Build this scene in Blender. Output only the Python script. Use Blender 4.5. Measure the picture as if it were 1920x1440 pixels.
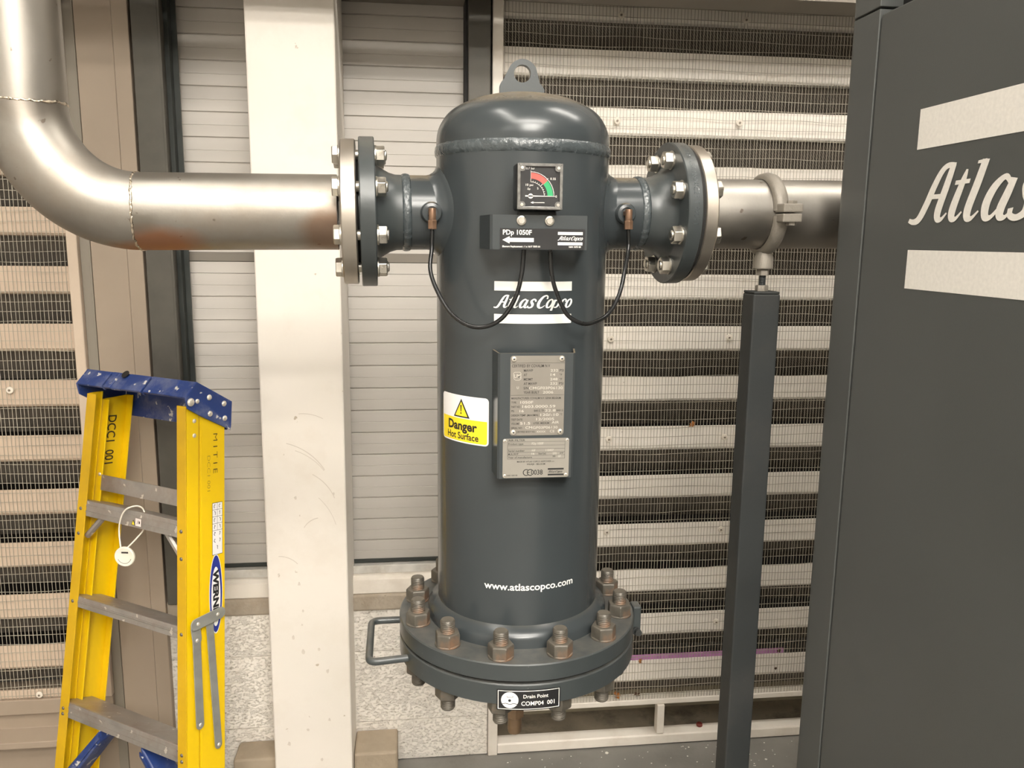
import bpy, bmesh, math, random
from mathutils import Vector, Matrix
from math import sin, cos, pi, radians as rad

random.seed(7)
scene = bpy.context.scene
for o in list(bpy.data.objects):
    bpy.data.objects.remove(o, do_unlink=True)
COL = scene.collection

# ------------------------------------------------------------------ camera
def make_camera():
    yaw, pitch, roll, h, f = rad(6.9), rad(9.88), rad(.65), 1.5, 1550.
    fw = Vector((sin(yaw)*cos(pitch), cos(yaw)*cos(pitch), -sin(pitch)))
    rt = Vector((cos(yaw), -sin(yaw), 0)); dn = fw.cross(rt)
    ix = rt*cos(roll) - dn*sin(roll); iy = rt*sin(roll) + dn*cos(roll)
    cam = bpy.data.cameras.new('camera'); ob = bpy.data.objects.new('camera', cam)
    cam.sensor_fit = 'HORIZONTAL'; cam.sensor_width = 36.; cam.lens = 36.*f/1920.
    cam.clip_start = .02
    m = Matrix((ix, -iy, -fw)).transposed().to_4x4(); m.translation = (0, 0, h)
    ob.matrix_world = m; COL.objects.link(ob); scene.camera = ob
make_camera()

# ------------------------------------------------------------------ world, exposure
w = bpy.data.worlds.new('world'); scene.world = w; w.use_nodes = True
w.node_tree.nodes['Background'].inputs[0].default_value = (.006, .005, .004, 1)
w.node_tree.nodes['Background'].inputs[1].default_value = 1.
vs = scene.view_settings
vs.view_transform = 'Standard'; vs.look = 'None'; vs.gamma = 1; vs.use_curve_mapping = False
vs.exposure = 0.0
LAMP_COL = (1.0, .950, .870)
# ceiling lamps: centre x, y, z, length along x, length along y, strength of the diffuser
LAMPS = [(-.75, -.35, 3.95, .12, 3.0, 66.), (2.0, 1.15, 3.95, 1.8, .12, 105.),
         (.50, -.9, 3.6, 1.8, .5, 38.), (.50, -2.3, 3.6, 1.8, .5, 72.), (.40, -3.7, 3.6, 1.8, .5, 88.), (-1.9, -3.0, 3.6, 1.8, .5, 14.)]  # these four are added behind as soft frontal fill

# ------------------------------------------------------------------ materials
MATS = {}
def mat(name, col, rough=.5, metal=0., var=.12, vs=18., bump=0., bs=150., dirt=None, dirt_amt=.5, dirt_scale=6.,
        dust=None, dust_lo=.7, dust_hi=.98, spots=None, spot_scale=60., spot_cut=.68, stretch=None, spec=.5, rvar=.1, dust_n=0):
    if name in MATS: return MATS[name]
    m = bpy.data.materials.new(name); m.use_nodes = True
    nt = m.node_tree; N = nt.nodes; L = nt.links
    b = N['Principled BSDF']
    b.inputs['Metallic'].default_value = metal
    b.inputs['Specular IOR Level'].default_value = spec
    tc = N.new('ShaderNodeTexCoord'); mp = N.new('ShaderNodeMapping')
    L.new(tc.outputs['Object'], mp.inputs[0])
    if stretch: mp.inputs['Scale'].default_value = stretch
    n1 = N.new('ShaderNodeTexNoise'); n1.inputs['Scale'].default_value = vs; n1.inputs['Detail'].default_value = 6
    L.new(mp.outputs[0], n1.inputs['Vector'])
    def mix(fac, a, bb):
        x = N.new('ShaderNodeMix'); x.data_type = 'RGBA'
        if hasattr(fac, 'name'): L.new(fac, x.inputs[0])
        else: x.inputs[0].default_value = fac
        for s, v in ((x.inputs[6], a), (x.inputs[7], bb)):
            if isinstance(v, tuple): s.default_value = (*v[:3], 1)
            else: L.new(v, s)
        return x.outputs[2]
    def ramp(src, lo, hi):
        r = N.new('ShaderNodeMapRange'); r.inputs['From Min'].default_value = lo; r.inputs['From Max'].default_value = hi
        L.new(src, r.inputs['Value']); return r.outputs[0]
    lo = tuple(max(0, c*(1-var)) for c in col); hi = tuple(min(1, c*(1+var)) for c in col)
    c = mix(ramp(n1.outputs[0], .3, .7), lo, hi)
    if dirt:
        n2 = N.new('ShaderNodeTexNoise'); n2.inputs['Scale'].default_value = dirt_scale; n2.inputs['Detail'].default_value = 8
        n2.inputs['Roughness'].default_value = .65
        L.new(mp.outputs[0], n2.inputs['Vector'])
        f = N.new('ShaderNodeMath'); f.operation = 'MULTIPLY'; f.inputs[1].default_value = dirt_amt
        L.new(ramp(n2.outputs[0], .5, .72), f.inputs[0])
        c = mix(f.outputs[0], c, dirt)
    if spots:
        n3 = N.new('ShaderNodeTexNoise'); n3.inputs['Scale'].default_value = spot_scale; n3.inputs['Detail'].default_value = 3
        L.new(mp.outputs[0], n3.inputs['Vector'])
        c = mix(ramp(n3.outputs[0], spot_cut, spot_cut+.03), c, spots)
    rsrc = None
    if dust:
        g = N.new('ShaderNodeNewGeometry'); sx = N.new('ShaderNodeSeparateXYZ'); L.new(g.outputs['Normal'], sx.inputs[0])
        n4 = N.new('ShaderNodeTexNoise'); n4.inputs['Scale'].default_value = 45; n4.inputs['Detail'].default_value = 6
        L.new(tc.outputs['Object'], n4.inputs['Vector'])
        f = N.new('ShaderNodeMath'); f.operation = 'MULTIPLY'
        L.new(ramp(sx.outputs[2], dust_lo, dust_hi), f.inputs[0]); L.new(ramp(n4.outputs[0], -.2 if dust_n else .2, .7 if dust_n else .6), f.inputs[1])
        c = mix(f.outputs[0], c, dust); rsrc = f.outputs[0]
    L.new(c, b.inputs['Base Color'])
    rr = N.new('ShaderNodeMapRange'); rr.inputs['To Min'].default_value = max(.02, rough-rvar); rr.inputs['To Max'].default_value = min(1, rough+rvar)
    rr.inputs['From Min'].default_value = .3; rr.inputs['From Max'].default_value = .7
    L.new(n1.outputs[0], rr.inputs['Value'])
    if rsrc is not None:
        mx = N.new('ShaderNodeMath'); mx.operation = 'MAXIMUM'
        L.new(rr.outputs[0], mx.inputs[0]); 
        m2 = N.new('ShaderNodeMath'); m2.operation = 'MULTIPLY'; m2.inputs[1].default_value = .8
        L.new(rsrc, m2.inputs[0]); L.new(m2.outputs[0], mx.inputs[1]); L.new(mx.outputs[0], b.inputs['Roughness'])
    else:
        L.new(rr.outputs[0], b.inputs['Roughness'])
    if bump:
        n5 = N.new('ShaderNodeTexNoise'); n5.inputs['Scale'].default_value = bs; n5.inputs['Detail'].default_value = 4
        L.new(mp.outputs[0], n5.inputs['Vector'])
        bp = N.new('ShaderNodeBump'); bp.inputs['Strength'].default_value = bump; bp.inputs['Distance'].default_value = .004
        L.new(n5.outputs[0], bp.inputs['Height']); L.new(bp.outputs[0], b.inputs['Normal'])
    MATS[name] = m
    return m

def emat(name, col, strength):
    m = bpy.data.materials.new(name); m.use_nodes = True; nt = m.node_tree
    nt.nodes.remove(nt.nodes['Principled BSDF'])
    e = nt.nodes.new('ShaderNodeEmission'); e.inputs[0].default_value = (*col, 1); e.inputs[1].default_value = strength
    nt.links.new(e.outputs[0], nt.nodes['Material Output'].inputs[0]); return m

def glass_mat():
    m = bpy.data.materials.new('clear_cover'); m.use_nodes = True; nt = m.node_tree
    nt.nodes.remove(nt.nodes['Principled BSDF'])
    t = nt.nodes.new('ShaderNodeBsdfTransparent'); g = nt.nodes.new('ShaderNodeBsdfGlossy'); g.inputs['Roughness'].default_value = .05
    fr = nt.nodes.new('ShaderNodeFresnel'); fr.inputs[0].default_value = 1.18
    mx = nt.nodes.new('ShaderNodeMixShader')
    nt.links.new(fr.outputs[0], mx.inputs[0]); nt.links.new(t.outputs[0], mx.inputs[1]); nt.links.new(g.outputs[0], mx.inputs[2])
    nt.links.new(mx.outputs[0], nt.nodes['Material Output'].inputs[0]); return m

def weave_mat():
    """fine insect-screen weave, dirty brown-grey"""
    m = bpy.data.materials.new('insect_weave'); m.use_nodes = True; nt = m.node_tree; N = nt.nodes; L = nt.links
    b = N['Principled BSDF']; b.inputs['Roughness'].default_value = .8
    tc = N.new('ShaderNodeTexCoord'); mp = N.new('ShaderNodeMapping'); mp.inputs['Rotation'].default_value = (0, rad(52), 0)
    L.new(tc.outputs['Object'], mp.inputs[0])
    wv = N.new('ShaderNodeTexWave'); wv.inputs['Scale'].default_value = 75; wv.inputs['Distortion'].default_value = 1.2
    wv.inputs['Detail'].default_value = 2; wv.inputs['Detail Scale'].default_value = 4
    L.new(mp.outputs[0], wv.inputs[0])
    nz = N.new('ShaderNodeTexNoise'); nz.inputs['Scale'].default_value = 9; nz.inputs['Detail'].default_value = 7
    L.new(tc.outputs['Object'], nz.inputs['Vector'])
    a = N.new('ShaderNodeMix'); a.data_type = 'RGBA'; L.new(wv.outputs[1], a.inputs[0])
    a.inputs[6].default_value = (.10, .086, .07, 1); a.inputs[7].default_value = (.25, .22, .18, 1)
    c = N.new('ShaderNodeMix'); c.data_type = 'RGBA'; r = N.new('ShaderNodeMapRange'); r.inputs[1].default_value = .45; r.inputs[2].default_value = .75
    L.new(nz.outputs[0], r.inputs[0]); L.new(r.outputs[0], c.inputs[0]); L.new(a.outputs[2], c.inputs[6]); c.inputs[7].default_value = (.13, .108, .085, 1)
    L.new(c.outputs[2], b.inputs['Base Color'])
    return m

M = {}
def mats():
    M['vessel'] = mat('vessel_blue_grey_paint', (.041, .048, .051), .25, var=.04, vs=5, bump=.03, bs=25, spec=.5, rvar=.015,
                      dust=(.21, .165, .105), dust_lo=.80, dust_hi=1.0, dust_n=1)
    M['vessel_dusty'] = mat('flange_blue_grey_paint', (.045, .052, .053), .34, var=.08, vs=9, bump=.05, bs=90, rvar=.06,
                      dust=(.18, .165, .14), dust_lo=.6, dust_hi=1.6, spots=(.4, .39, .36), spot_scale=70, spot_cut=.745)
    M['weldpaint'] = mat('painted_weld_bead', (.058, .069, .073), .24, var=.12, vs=60, bump=.6, bs=120, spec=.7)
    M['cabinet'] = mat('cabinet_dark_grey_paint', (.078, .082, .079), .48, var=.05, vs=4, bump=.12, bs=900, rvar=.05)
    M['cabinet_black'] = mat('cabinet_black_recess', (.006, .006, .006), .7)
    M['post'] = mat('post_dark_grey_paint', (.031, .034, .034), .6, spec=.3, var=.10, vs=8, bump=.05, bs=200, dirt=(.07, .062, .055), dirt_amt=.4, dirt_scale=5)
    M['steel'] = mat('stainless_steel', (.36, .335, .30), .46, 1., var=.10, vs=9, bump=.05, bs=90, dirt=(.30, .25, .20), dirt_amt=.7, dirt_scale=5, spots=(.20, .165, .14), spot_scale=55, spot_cut=.70, rvar=.10)
    M['steel_flange'] = mat('turned_steel_flange', (.52, .475, .415), .42, 1., var=.12, vs=9, dirt=(.40, .31, .23), dirt_amt=.5, dirt_scale=8)
    M['steel_weld'] = mat('steel_weld_bead', (.58, .50, .40), .30, 1., var=.35, vs=120, bump=.9, bs=160)
    M['zinc'] = mat('zinc_bolt', (.60, .57, .51), .34, 1., var=.2, vs=60, dirt=(.30, .25, .18), dirt_amt=.5, dirt_scale=30)
    M['oldbolt'] = mat('old_brown_grey_bolt', (.115, .103, .084), .5, .35, var=.25, vs=45, dust=(.20, .175, .14), dust_lo=.5, dust_hi=1.3,
                       dirt=(.34, .165, .08), dirt_amt=.85, dirt_scale=16, bump=.1)
    M['brass'] = mat('brown_brass', (.21, .125, .078), .42, .6, var=.2, vs=90)
    M['drain'] = mat('dull_bronze_drain', (.20, .13, .075), .5, .3, var=.25, vs=40)
    M['hose'] = mat('black_hose', (.010, .010, .010), .28, var=.1)
    M['black'] = mat('black_plastic', (.012, .012, .013), .35, var=.1)
    M['gasket'] = mat('black_gasket', (.010, .009, .008), .8)
    M['whiteprint'] = mat('white_print', (.82, .80, .75), .5, var=.03)
    M['whiteplate'] = mat('white_reflective_foil', (.82, .79, .735), .45, var=.05, vs=200)
    M['blackprint'] = mat('black_print', (.012, .012, .012), .5, var=.05)
    M['darkprint'] = mat('dark_grey_print', (.035, .03, .026), .5, var=.05)
    M['stamp'] = mat('light_stamped_print', (.50, .46, .40), .5, var=.08)
    M['yellow_s'] = mat('sticker_yellow', (.86, .66, .02), .4, var=.03)
    M['white_s'] = mat('sticker_white', (.82, .80, .78), .35, var=.02)
    M['red'] = mat('gauge_red', (.78, .10, .08), .4, var=.03)
    M['green'] = mat('gauge_green', (.02, .36, .13), .4, var=.03)
    M['plate'] = mat('aluminium_nameplate', (.225, .205, .175), .5, .2, var=.06, vs=30, stretch=(1, 1, 1))
    M['plate2'] = mat('aluminium_nameplate_pale', (.285, .265, .23), .5, .2, var=.06, vs=30)
    M['rivet'] = mat('bright_rivet', (.74, .69, .60), .35, .6, var=.1)
    M['clearframe'] = mat('clear_grey_bezel', (.16, .155, .145), .15, var=.25, vs=150, spec=.8)
    M['glass'] = glass_mat()
    M['castgrey'] = mat('cast_clamp_grey', (.25, .225, .19), .55, .3, var=.14, vs=25, bump=.25, bs=160)
    M['cream'] = mat('cream_white_column_paint', (.73, .68, .615), .55, var=.04, vs=3, bump=.08, bs=30, dirt=(.62, .55, .465), dirt_amt=.4, dirt_scale=7, spots=(.45, .38, .30), spot_scale=34, spot_cut=.73)
    M['shutter'] = mat('shutter_pale_grey', (.55, .515, .47), .45, var=.04, vs=4, stretch=(.3, 1, 6))
    M['rail'] = mat('shutter_rail_brown_grey', (.20, .175, .145), .6, var=.08, vs=6)
    M['galv'] = mat('galvanised_guide', (.085, .078, .064), .55, .15, var=.12, vs=25, dirt=(.065, .059, .05), dirt_amt=.6, dirt_scale=10)
    M['galvbright'] = mat('galvanised_sill', (.62, .60, .56), .45, .3, var=.14, vs=20, dirt=(.36, .32, .26), dirt_amt=.6, dirt_scale=11)
    M['darkgap'] = mat('black_gap_seal', (.012, .011, .010), .8)  # flat black for slots, joint seals and the closing panel
    M['darkchan'] = mat('dark_steel_channel', (.045, .05, .046), .45, .3, var=.2, vs=15)
    M['beige'] = mat('beige_flashing', (.315, .25, .19), .5, var=.05, vs=3, dirt=(.25, .19, .14), dirt_amt=.35, dirt_scale=4)  # beige sheet, darkened in place of dimmer light on the left
    M['beigegrey'] = mat('grey_beige_flashing', (.24, .21, .17), .5, var=.06, vs=3)
    M['frame'] = mat('louvre_frame_white', (.74, .685, .61), .5, var=.05, vs=5, dirt=(.45, .37, .28), dirt_amt=.4, dirt_scale=7)
    M['slat'] = mat('louvre_slat_white', (.87, .82, .75), .5, var=.05, vs=6, dirt=(.70, .63, .54), dirt_amt=.35, dirt_scale=6, spots=(.30, .25, .2), spot_scale=40, spot_cut=.78)
    M['slat_left_shade'] = mat('louvre_slat_left_shade', (.57, .45, .345), .5, var=.05, vs=6, dirt=(.45, .34, .25), dirt_amt=.35, dirt_scale=6, spots=(.25, .19, .14), spot_scale=40, spot_cut=.74)  # tan stands in for the dimmer light on the left louvre
    M['frame_left_shade'] = mat('louvre_frame_left_shade', (.55, .445, .345), .5, var=.05, vs=5, dirt=(.40, .31, .23), dirt_amt=.4, dirt_scale=7)  # frame colour carries the same painted-in dimming
    M['weave'] = weave_mat()
    M['wire'] = mat('galvanised_mesh_wire', (.37, .335, .27), .5, .15, var=.3, vs=6)
    M['washer'] = mat('white_washer', (.68, .62, .53), .5, var=.08)
    M['washerpin'] = mat('brown_screw_head', (.22, .18, .14), .5, .4)
    M['olive'] = mat('olive_back_panel', (.24, .205, .14), .6, var=.1, vs=6, dirt=(.12, .10, .07), dirt_amt=.6, dirt_scale=8)
    M['ledge'] = mat('dirty_brown_ledge', (.21, .175, .125), .8, var=.2, vs=12, dirt=(.045, .035, .025), dirt_amt=.9, dirt_scale=9, bump=.3, bs=90)
    M['block'] = block_mat()
    M['mortar'] = mat('unpainted_mortar', (.36, .305, .24), .85, var=.12, vs=30, bump=.5, bs=120, dirt=(.28, .22, .16), dirt_amt=.6, dirt_scale=12, spots=(.12, .09, .06), spot_scale=70, spot_cut=.72)
    M['pad'] = mat('tan_concrete_pad', (.37, .30, .22), .8, var=.12, vs=14, bump=.4, bs=70, dirt=(.25, .20, .145), dirt_amt=.5, dirt_scale=10)
    M['floor'] = mat('grey_floor_paint', (.205, .195, .178), .55, var=.12, vs=8, bump=.15, bs=120, dirt=(.13, .12, .105), dirt_amt=.6, dirt_scale=7, spots=(.6, .57, .5), spot_scale=110, spot_cut=.79)
    M['roomwall'] = mat('room_wall_paint', (.60, .575, .535), .7, var=.04)
    M['ceil'] = mat('ceiling_paint', (.42, .40, .37), .8, var=.04)
    M['chip'] = mat('white_paint_chip', (.75, .72, .66), .7)
    M['lyellow'] = mat('ladder_yellow_fibreglass', (.80, .53, .001), .42, var=.07, vs=7, stretch=(1, 1, .3), dirt=(.55, .36, .02), dirt_amt=.5, dirt_scale=7, spots=(.72, .58, .25), spot_scale=26, spot_cut=.72, spec=.5)
    M['lyellow_worn'] = mat('ladder_yellow_worn_edge', (.58, .35, .001), .5, var=.12, vs=12, dirt=(.48, .29, .02), dirt_amt=.6, dirt_scale=7)
    M['lblue'] = mat('ladder_blue_plastic', (.016, .04, .165), .42, var=.15, vs=14, dirt=(.22, .23, .28), dirt_amt=.55, dirt_scale=16, spots=(.55, .53, .50), spot_scale=50, spot_cut=.645)
    M['alu'] = mat('worn_aluminium_step', (.40, .37, .34), .45, .7, var=.16, vs=20, dirt=(.30, .22, .17), dirt_amt=.7, dirt_scale=9, spots=(.72, .67, .60), spot_scale=45, spot_cut=.67)
    M['spread'] = mat('galvanised_spreader', (.36, .365, .33), .45, .5, var=.15, vs=25, spots=(.6, .6, .56), spot_scale=60, spot_cut=.74)
    M['rivet_d'] = mat('dark_rivet', (.20, .17, .14), .4, .6, var=.2, vs=80)
    M['blue_s'] = mat('sticker_blue', (.02, .035, .25), .4, var=.03)
    M['pink_s'] = mat('sticker_pale_pink', (.78, .66, .62), .5, var=.03)
    M['ink'] = mat('marker_ink', (.03, .022, .01), .6, var=.1)
    M['inkfaint'] = mat('faint_marker_ink', (.30, .20, .02), .6, var=.2)
    M['tagwhite'] = mat('cream_plastic_tag', (.74, .69, .58), .4, var=.04)
    M['leaf'] = mat('dry_orange_leaf', (.34, .13, .03), .8, var=.3, vs=200)
    M['leafdark'] = mat('dry_brown_leaf', (.07, .035, .018), .8, var=.3, vs=200)
    M['pink'] = mat('pink_purple_strip', (.46, .20, .42), .5, var=.18, vs=20)
    M['housing'] = mat('lamp_housing_white', (.7, .68, .64), .5)

def block_mat():
    m = bpy.data.materials.new('painted_block'); m.use_nodes = True; nt = m.node_tree; N = nt.nodes; L = nt.links
    b = N['Principled BSDF']; b.inputs['Roughness'].default_value = .6
    tc = N.new('ShaderNodeTexCoord'); mp = N.new('ShaderNodeMapping'); mp.inputs['Scale'].default_value = (1, 1, 1.7); L.new(tc.outputs['Object'], mp.inputs[0])
    n = N.new('ShaderNodeTexNoise'); n.inputs['Scale'].default_value = 125; n.inputs['Detail'].default_value = 5; n.inputs['Roughness'].default_value = .6
    L.new(mp.outputs[0], n.inputs['Vector'])
    r = N.new('ShaderNodeMapRange'); r.inputs[1].default_value = .30; r.inputs[2].default_value = .39; L.new(n.outputs[0], r.inputs[0])
    n2 = N.new('ShaderNodeTexNoise'); n2.inputs['Scale'].default_value = 5; n2.inputs['Detail'].default_value = 5; L.new(tc.outputs['Object'], n2.inputs['Vector'])
    c0 = N.new('ShaderNodeMix'); c0.data_type = 'RGBA'; L.new(n2.outputs[0], c0.inputs[0])
    c0.inputs[6].default_value = (.83, .775, .70, 1); c0.inputs[7].default_value = (.88, .835, .765, 1)
    c = N.new('ShaderNodeMix'); c.data_type = 'RGBA'; L.new(r.outputs[0], c.inputs[0]); c.inputs[6].default_value = (.45, .385, .31, 1); L.new(c0.outputs[2], c.inputs[7])
    L.new(c.outputs[2], b.inputs['Base Color'])
    rb = N.new('ShaderNodeMapRange'); rb.inputs[1].default_value = .28; rb.inputs[2].default_value = .5; L.new(n.outputs[0], rb.inputs[0])
    bp = N.new('ShaderNodeBump'); bp.inputs['Strength'].default_value = .7; bp.inputs['Distance'].default_value = .006
    L.new(rb.outputs[0], bp.inputs['Height']); L.new(bp.outputs[0], b.inputs['Normal'])
    return m
mats()

# ------------------------------------------------------------------ mesh builder
class MB:
    def __init__(s): s.v = []; s.f = []; s.mi = []
    def add(s, vs, fs, mi=0):
        k = len(s.v); s.v += [Vector(p) for p in vs]; s.f += [tuple(i+k for i in f) for f in fs]; s.mi += [mi]*len(fs); return s
    def hexa(s, bot, top, mi=0):
        return s.add(list(bot)+list(top), [(3, 2, 1, 0), (4, 5, 6, 7), (0, 1, 5, 4), (1, 2, 6, 5), (2, 3, 7, 6), (3, 0, 4, 7)], mi)
    def box(s, x0, x1, y0, y1, z0, z1, mi=0):
        return s.hexa([(x0, y0, z0), (x1, y0, z0), (x1, y1, z0), (x0, y1, z0)], [(x0, y0, z1), (x1, y0, z1), (x1, y1, z1), (x0, y1, z1)], mi)
    def prism(s, poly, a, b, plane='yz', mi=0):
        """extrude a 2D polygon along the remaining axis from a to b"""
        n = len(poly)
        def P(p, t):
            return {'yz': (t, p[0], p[1]), 'xz': (p[0], t, p[1]), 'xy': (p[0], p[1], t)}[plane]
        vs = [P(p, a) for p in poly]+[P(p, b) for p in poly]
        fs = [tuple(range(n))[::-1], tuple(range(n, 2*n))]+[(i, (i+1) % n, n+(i+1) % n, n+i) for i in range(n)]
        return s.add(vs, fs, mi)
    def lathe(s, prof, n=48, axis='z', c=(0, 0, 0), mi=0, close=False):
        """revolve (r,h) profile"""
        vs = []; fs = []; m = len(prof)
        for (r, h) in prof:
            for k in range(n):
                a = 2*pi*k/n
                p = {'z': (r*sin(a), -r*cos(a), h), 'x': (h, r*sin(a), r*cos(a)), 'y': (r*cos(a), h, r*sin(a))}[axis]
                vs.append((p[0]+c[0], p[1]+c[1], p[2]+c[2]))
        rng = range(m) if close else range(m-1)
        for j in rng:
            j2 = (j+1) % m
            for k in range(n):
                k2 = (k+1) % n
                fs.append((j*n+k, j*n+k2, j2*n+k2, j2*n+k))
        if not close:
            if prof[0][0] > 1e-6: fs.append(tuple(range(n))[::-1])
            if prof[-1][0] > 1e-6: fs.append(tuple(range((m-1)*n, m*n)))
        return s.add(vs, fs, mi)
    def tube(s, pts, r, n=12, caps=True, mi=0, closed=False):
        pts = [Vector(p) for p in pts]; m = len(pts)
        rr = r if isinstance(r, (list, tuple)) else [r]*m
        tang = []
        for i in range(m):
            if closed: t = pts[(i+1) % m]-pts[i-1]
            else: t = pts[min(i+1, m-1)]-pts[max(i-1, 0)]
            tang.append(t.normalized())
        u = tang[0].orthogonal().normalized()
        vs = []
        for i in range(m):
            t = tang[i]; u = (u-t*u.dot(t)).normalized(); w2 = t.cross(u)
            for k in range(n):
                a = 2*pi*k/n; vs.append(pts[i]+(u*cos(a)+w2*sin(a))*rr[i])
        fs = []
        for i in range(m if closed else m-1):
            j = (i+1) % m
            for k in range(n):
                k2 = (k+1) % n; fs.append((i*n+k, i*n+k2, j*n+k2, j*n+k))
        if caps and not closed:
            fs.append(tuple(range(n))[::-1]); fs.append(tuple(range((m-1)*n, m*n)))
        return s.add(vs, fs, mi)
    def cyl(s, a, b, r, n=20, mi=0): return s.tube([a, b], r, n, True, mi)
    def xf(s, mtx):
        s.v = [mtx @ p for p in s.v]; return s
    def join(s, o, mtx=None, mi=None):
        k = len(s.v); s.v += [(mtx @ p if mtx else p) for p in o.v]; s.f += [tuple(i+k for i in f) for f in o.f]
        s.mi += (o.mi if mi is None else [mi]*len(o.f)); return s
    def mesh(s, name, bevel=0, seg=2, smooth=35):
        me = bpy.data.meshes.new(name); me.from_pydata([tuple(p) for p in s.v], [], s.f)
        bm = bmesh.new(); bm.from_mesh(me)
        for f, i in zip(bm.faces, s.mi): f.material_index = i
        bmesh.ops.recalc_face_normals(bm, faces=bm.faces[:]) if bevel >= 0 else None
        if bevel > 0:
            ed = [e for e in bm.edges if len(e.link_faces) == 2 and e.calc_face_angle(0) > rad(30)]
            bmesh.ops.bevel(bm, geom=ed, offset=bevel, segments=seg, profile=.5, affect='EDGES', clamp_overlap=True)
        bm.to_mesh(me); bm.free()
        if smooth and bevel > 0: smooth = min(smooth, 19)
        if smooth:
            me.shade_smooth(); me.set_sharp_from_angle(angle=rad(smooth))
        return me

WM = {}
def place(name, me, material, parent=None, Mx=None):
    o = bpy.data.objects.new(name, me); COL.objects.link(o)
    if me is not None and material is not None and len(me.materials) == 0:
        for mm in (material if isinstance(material, (list, tuple)) else [material]): me.materials.append(mm)
    Mx = Mx or Matrix.Identity(4)
    WM[o.name] = Mx
    if parent is not None:
        o.parent = parent; o.matrix_basis = WM[parent.name].inverted() @ Mx
    else: o.matrix_basis = Mx
    return o
def add(name, mb, material, parent=None, bevel=0, seg=2, smooth=35, label=None):
    """mesh from world-space builder; origin at the centre of its bounds"""
    xs = [p.x for p in mb.v]; ys = [p.y for p in mb.v]; zs = [p.z for p in mb.v]
    c = Vector(((min(xs)+max(xs))/2, (min(ys)+max(ys))/2, (min(zs) if parent is None else (min(zs)+max(zs))/2)))
    mb.v = [p-c for p in mb.v]
    o = place(name, mb.mesh(name, bevel, seg, smooth), material, parent, Matrix.Translation(c))
    if label: o['label'] = label
    return o
def empty(name, loc):
    o = bpy.data.objects.new(name, None); COL.objects.link(o); Mx = Matrix.Translation(Vector(loc))
    o.matrix_basis = Mx; WM[o.name] = Mx; o.empty_display_size = .05; return o
def tag(o, label=None, cat=None, group=None, kind=None):
    if label: o['label'] = label
    if cat: o['category'] = cat
    if group: o['group'] = group
    if kind: o['kind'] = kind
    return o
def struct(o, label=None): 
    o['kind'] = 'structure'
    if label: o['label'] = label
    return o

# ------------------------------------------------------------------ lettering
_txt = {}
def text2d(body, size=1., bold=0., align='LEFT', spacing=1., xs=1.):
    """2D triangles of a line of lettering: list of (x,y), faces; size = cap-ish height units"""
    key = (body, bold, spacing)
    if key not in _txt:
        cu = bpy.data.curves.new('t', 'FONT'); cu.body = body; cu.size = 1.; cu.offset = bold; cu.space_character = spacing; cu.resolution_u = 3
        ob = bpy.data.objects.new('t', cu); COL.objects.link(ob)
        dg = bpy.context.evaluated_depsgraph_get()
        me = bpy.data.meshes.new_from_object(ob.evaluated_get(dg))
        _txt[key] = ([(v.co.x, v.co.y) for v in me.vertices], [tuple(p.vertices) for p in me.polygons])
        bpy.data.objects.remove(ob, do_unlink=True); bpy.data.curves.remove(cu); bpy.data.meshes.remove(me)
    vs, fs = _txt[key]
    k = size/.70
    x0 = min(p[0] for p in vs); x1 = max(p[0] for p in vs)
    off = {'LEFT': x0, 'CENTER': (x0+x1)/2, 'RIGHT': x1}[align]
    return [((p[0]-off)*k*xs, p[1]*k) for p in vs], fs
def textfit(body, height, width, bold=0., spacing=1.):
    """lettering of a given cap height squeezed to a given width, left aligned"""
    vs, fs = text2d(body, height, bold, 'LEFT', spacing)
    wd = max(p[0] for p in vs); k = width/wd
    return [(p[0]*k, p[1]) for p in vs], fs

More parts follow.
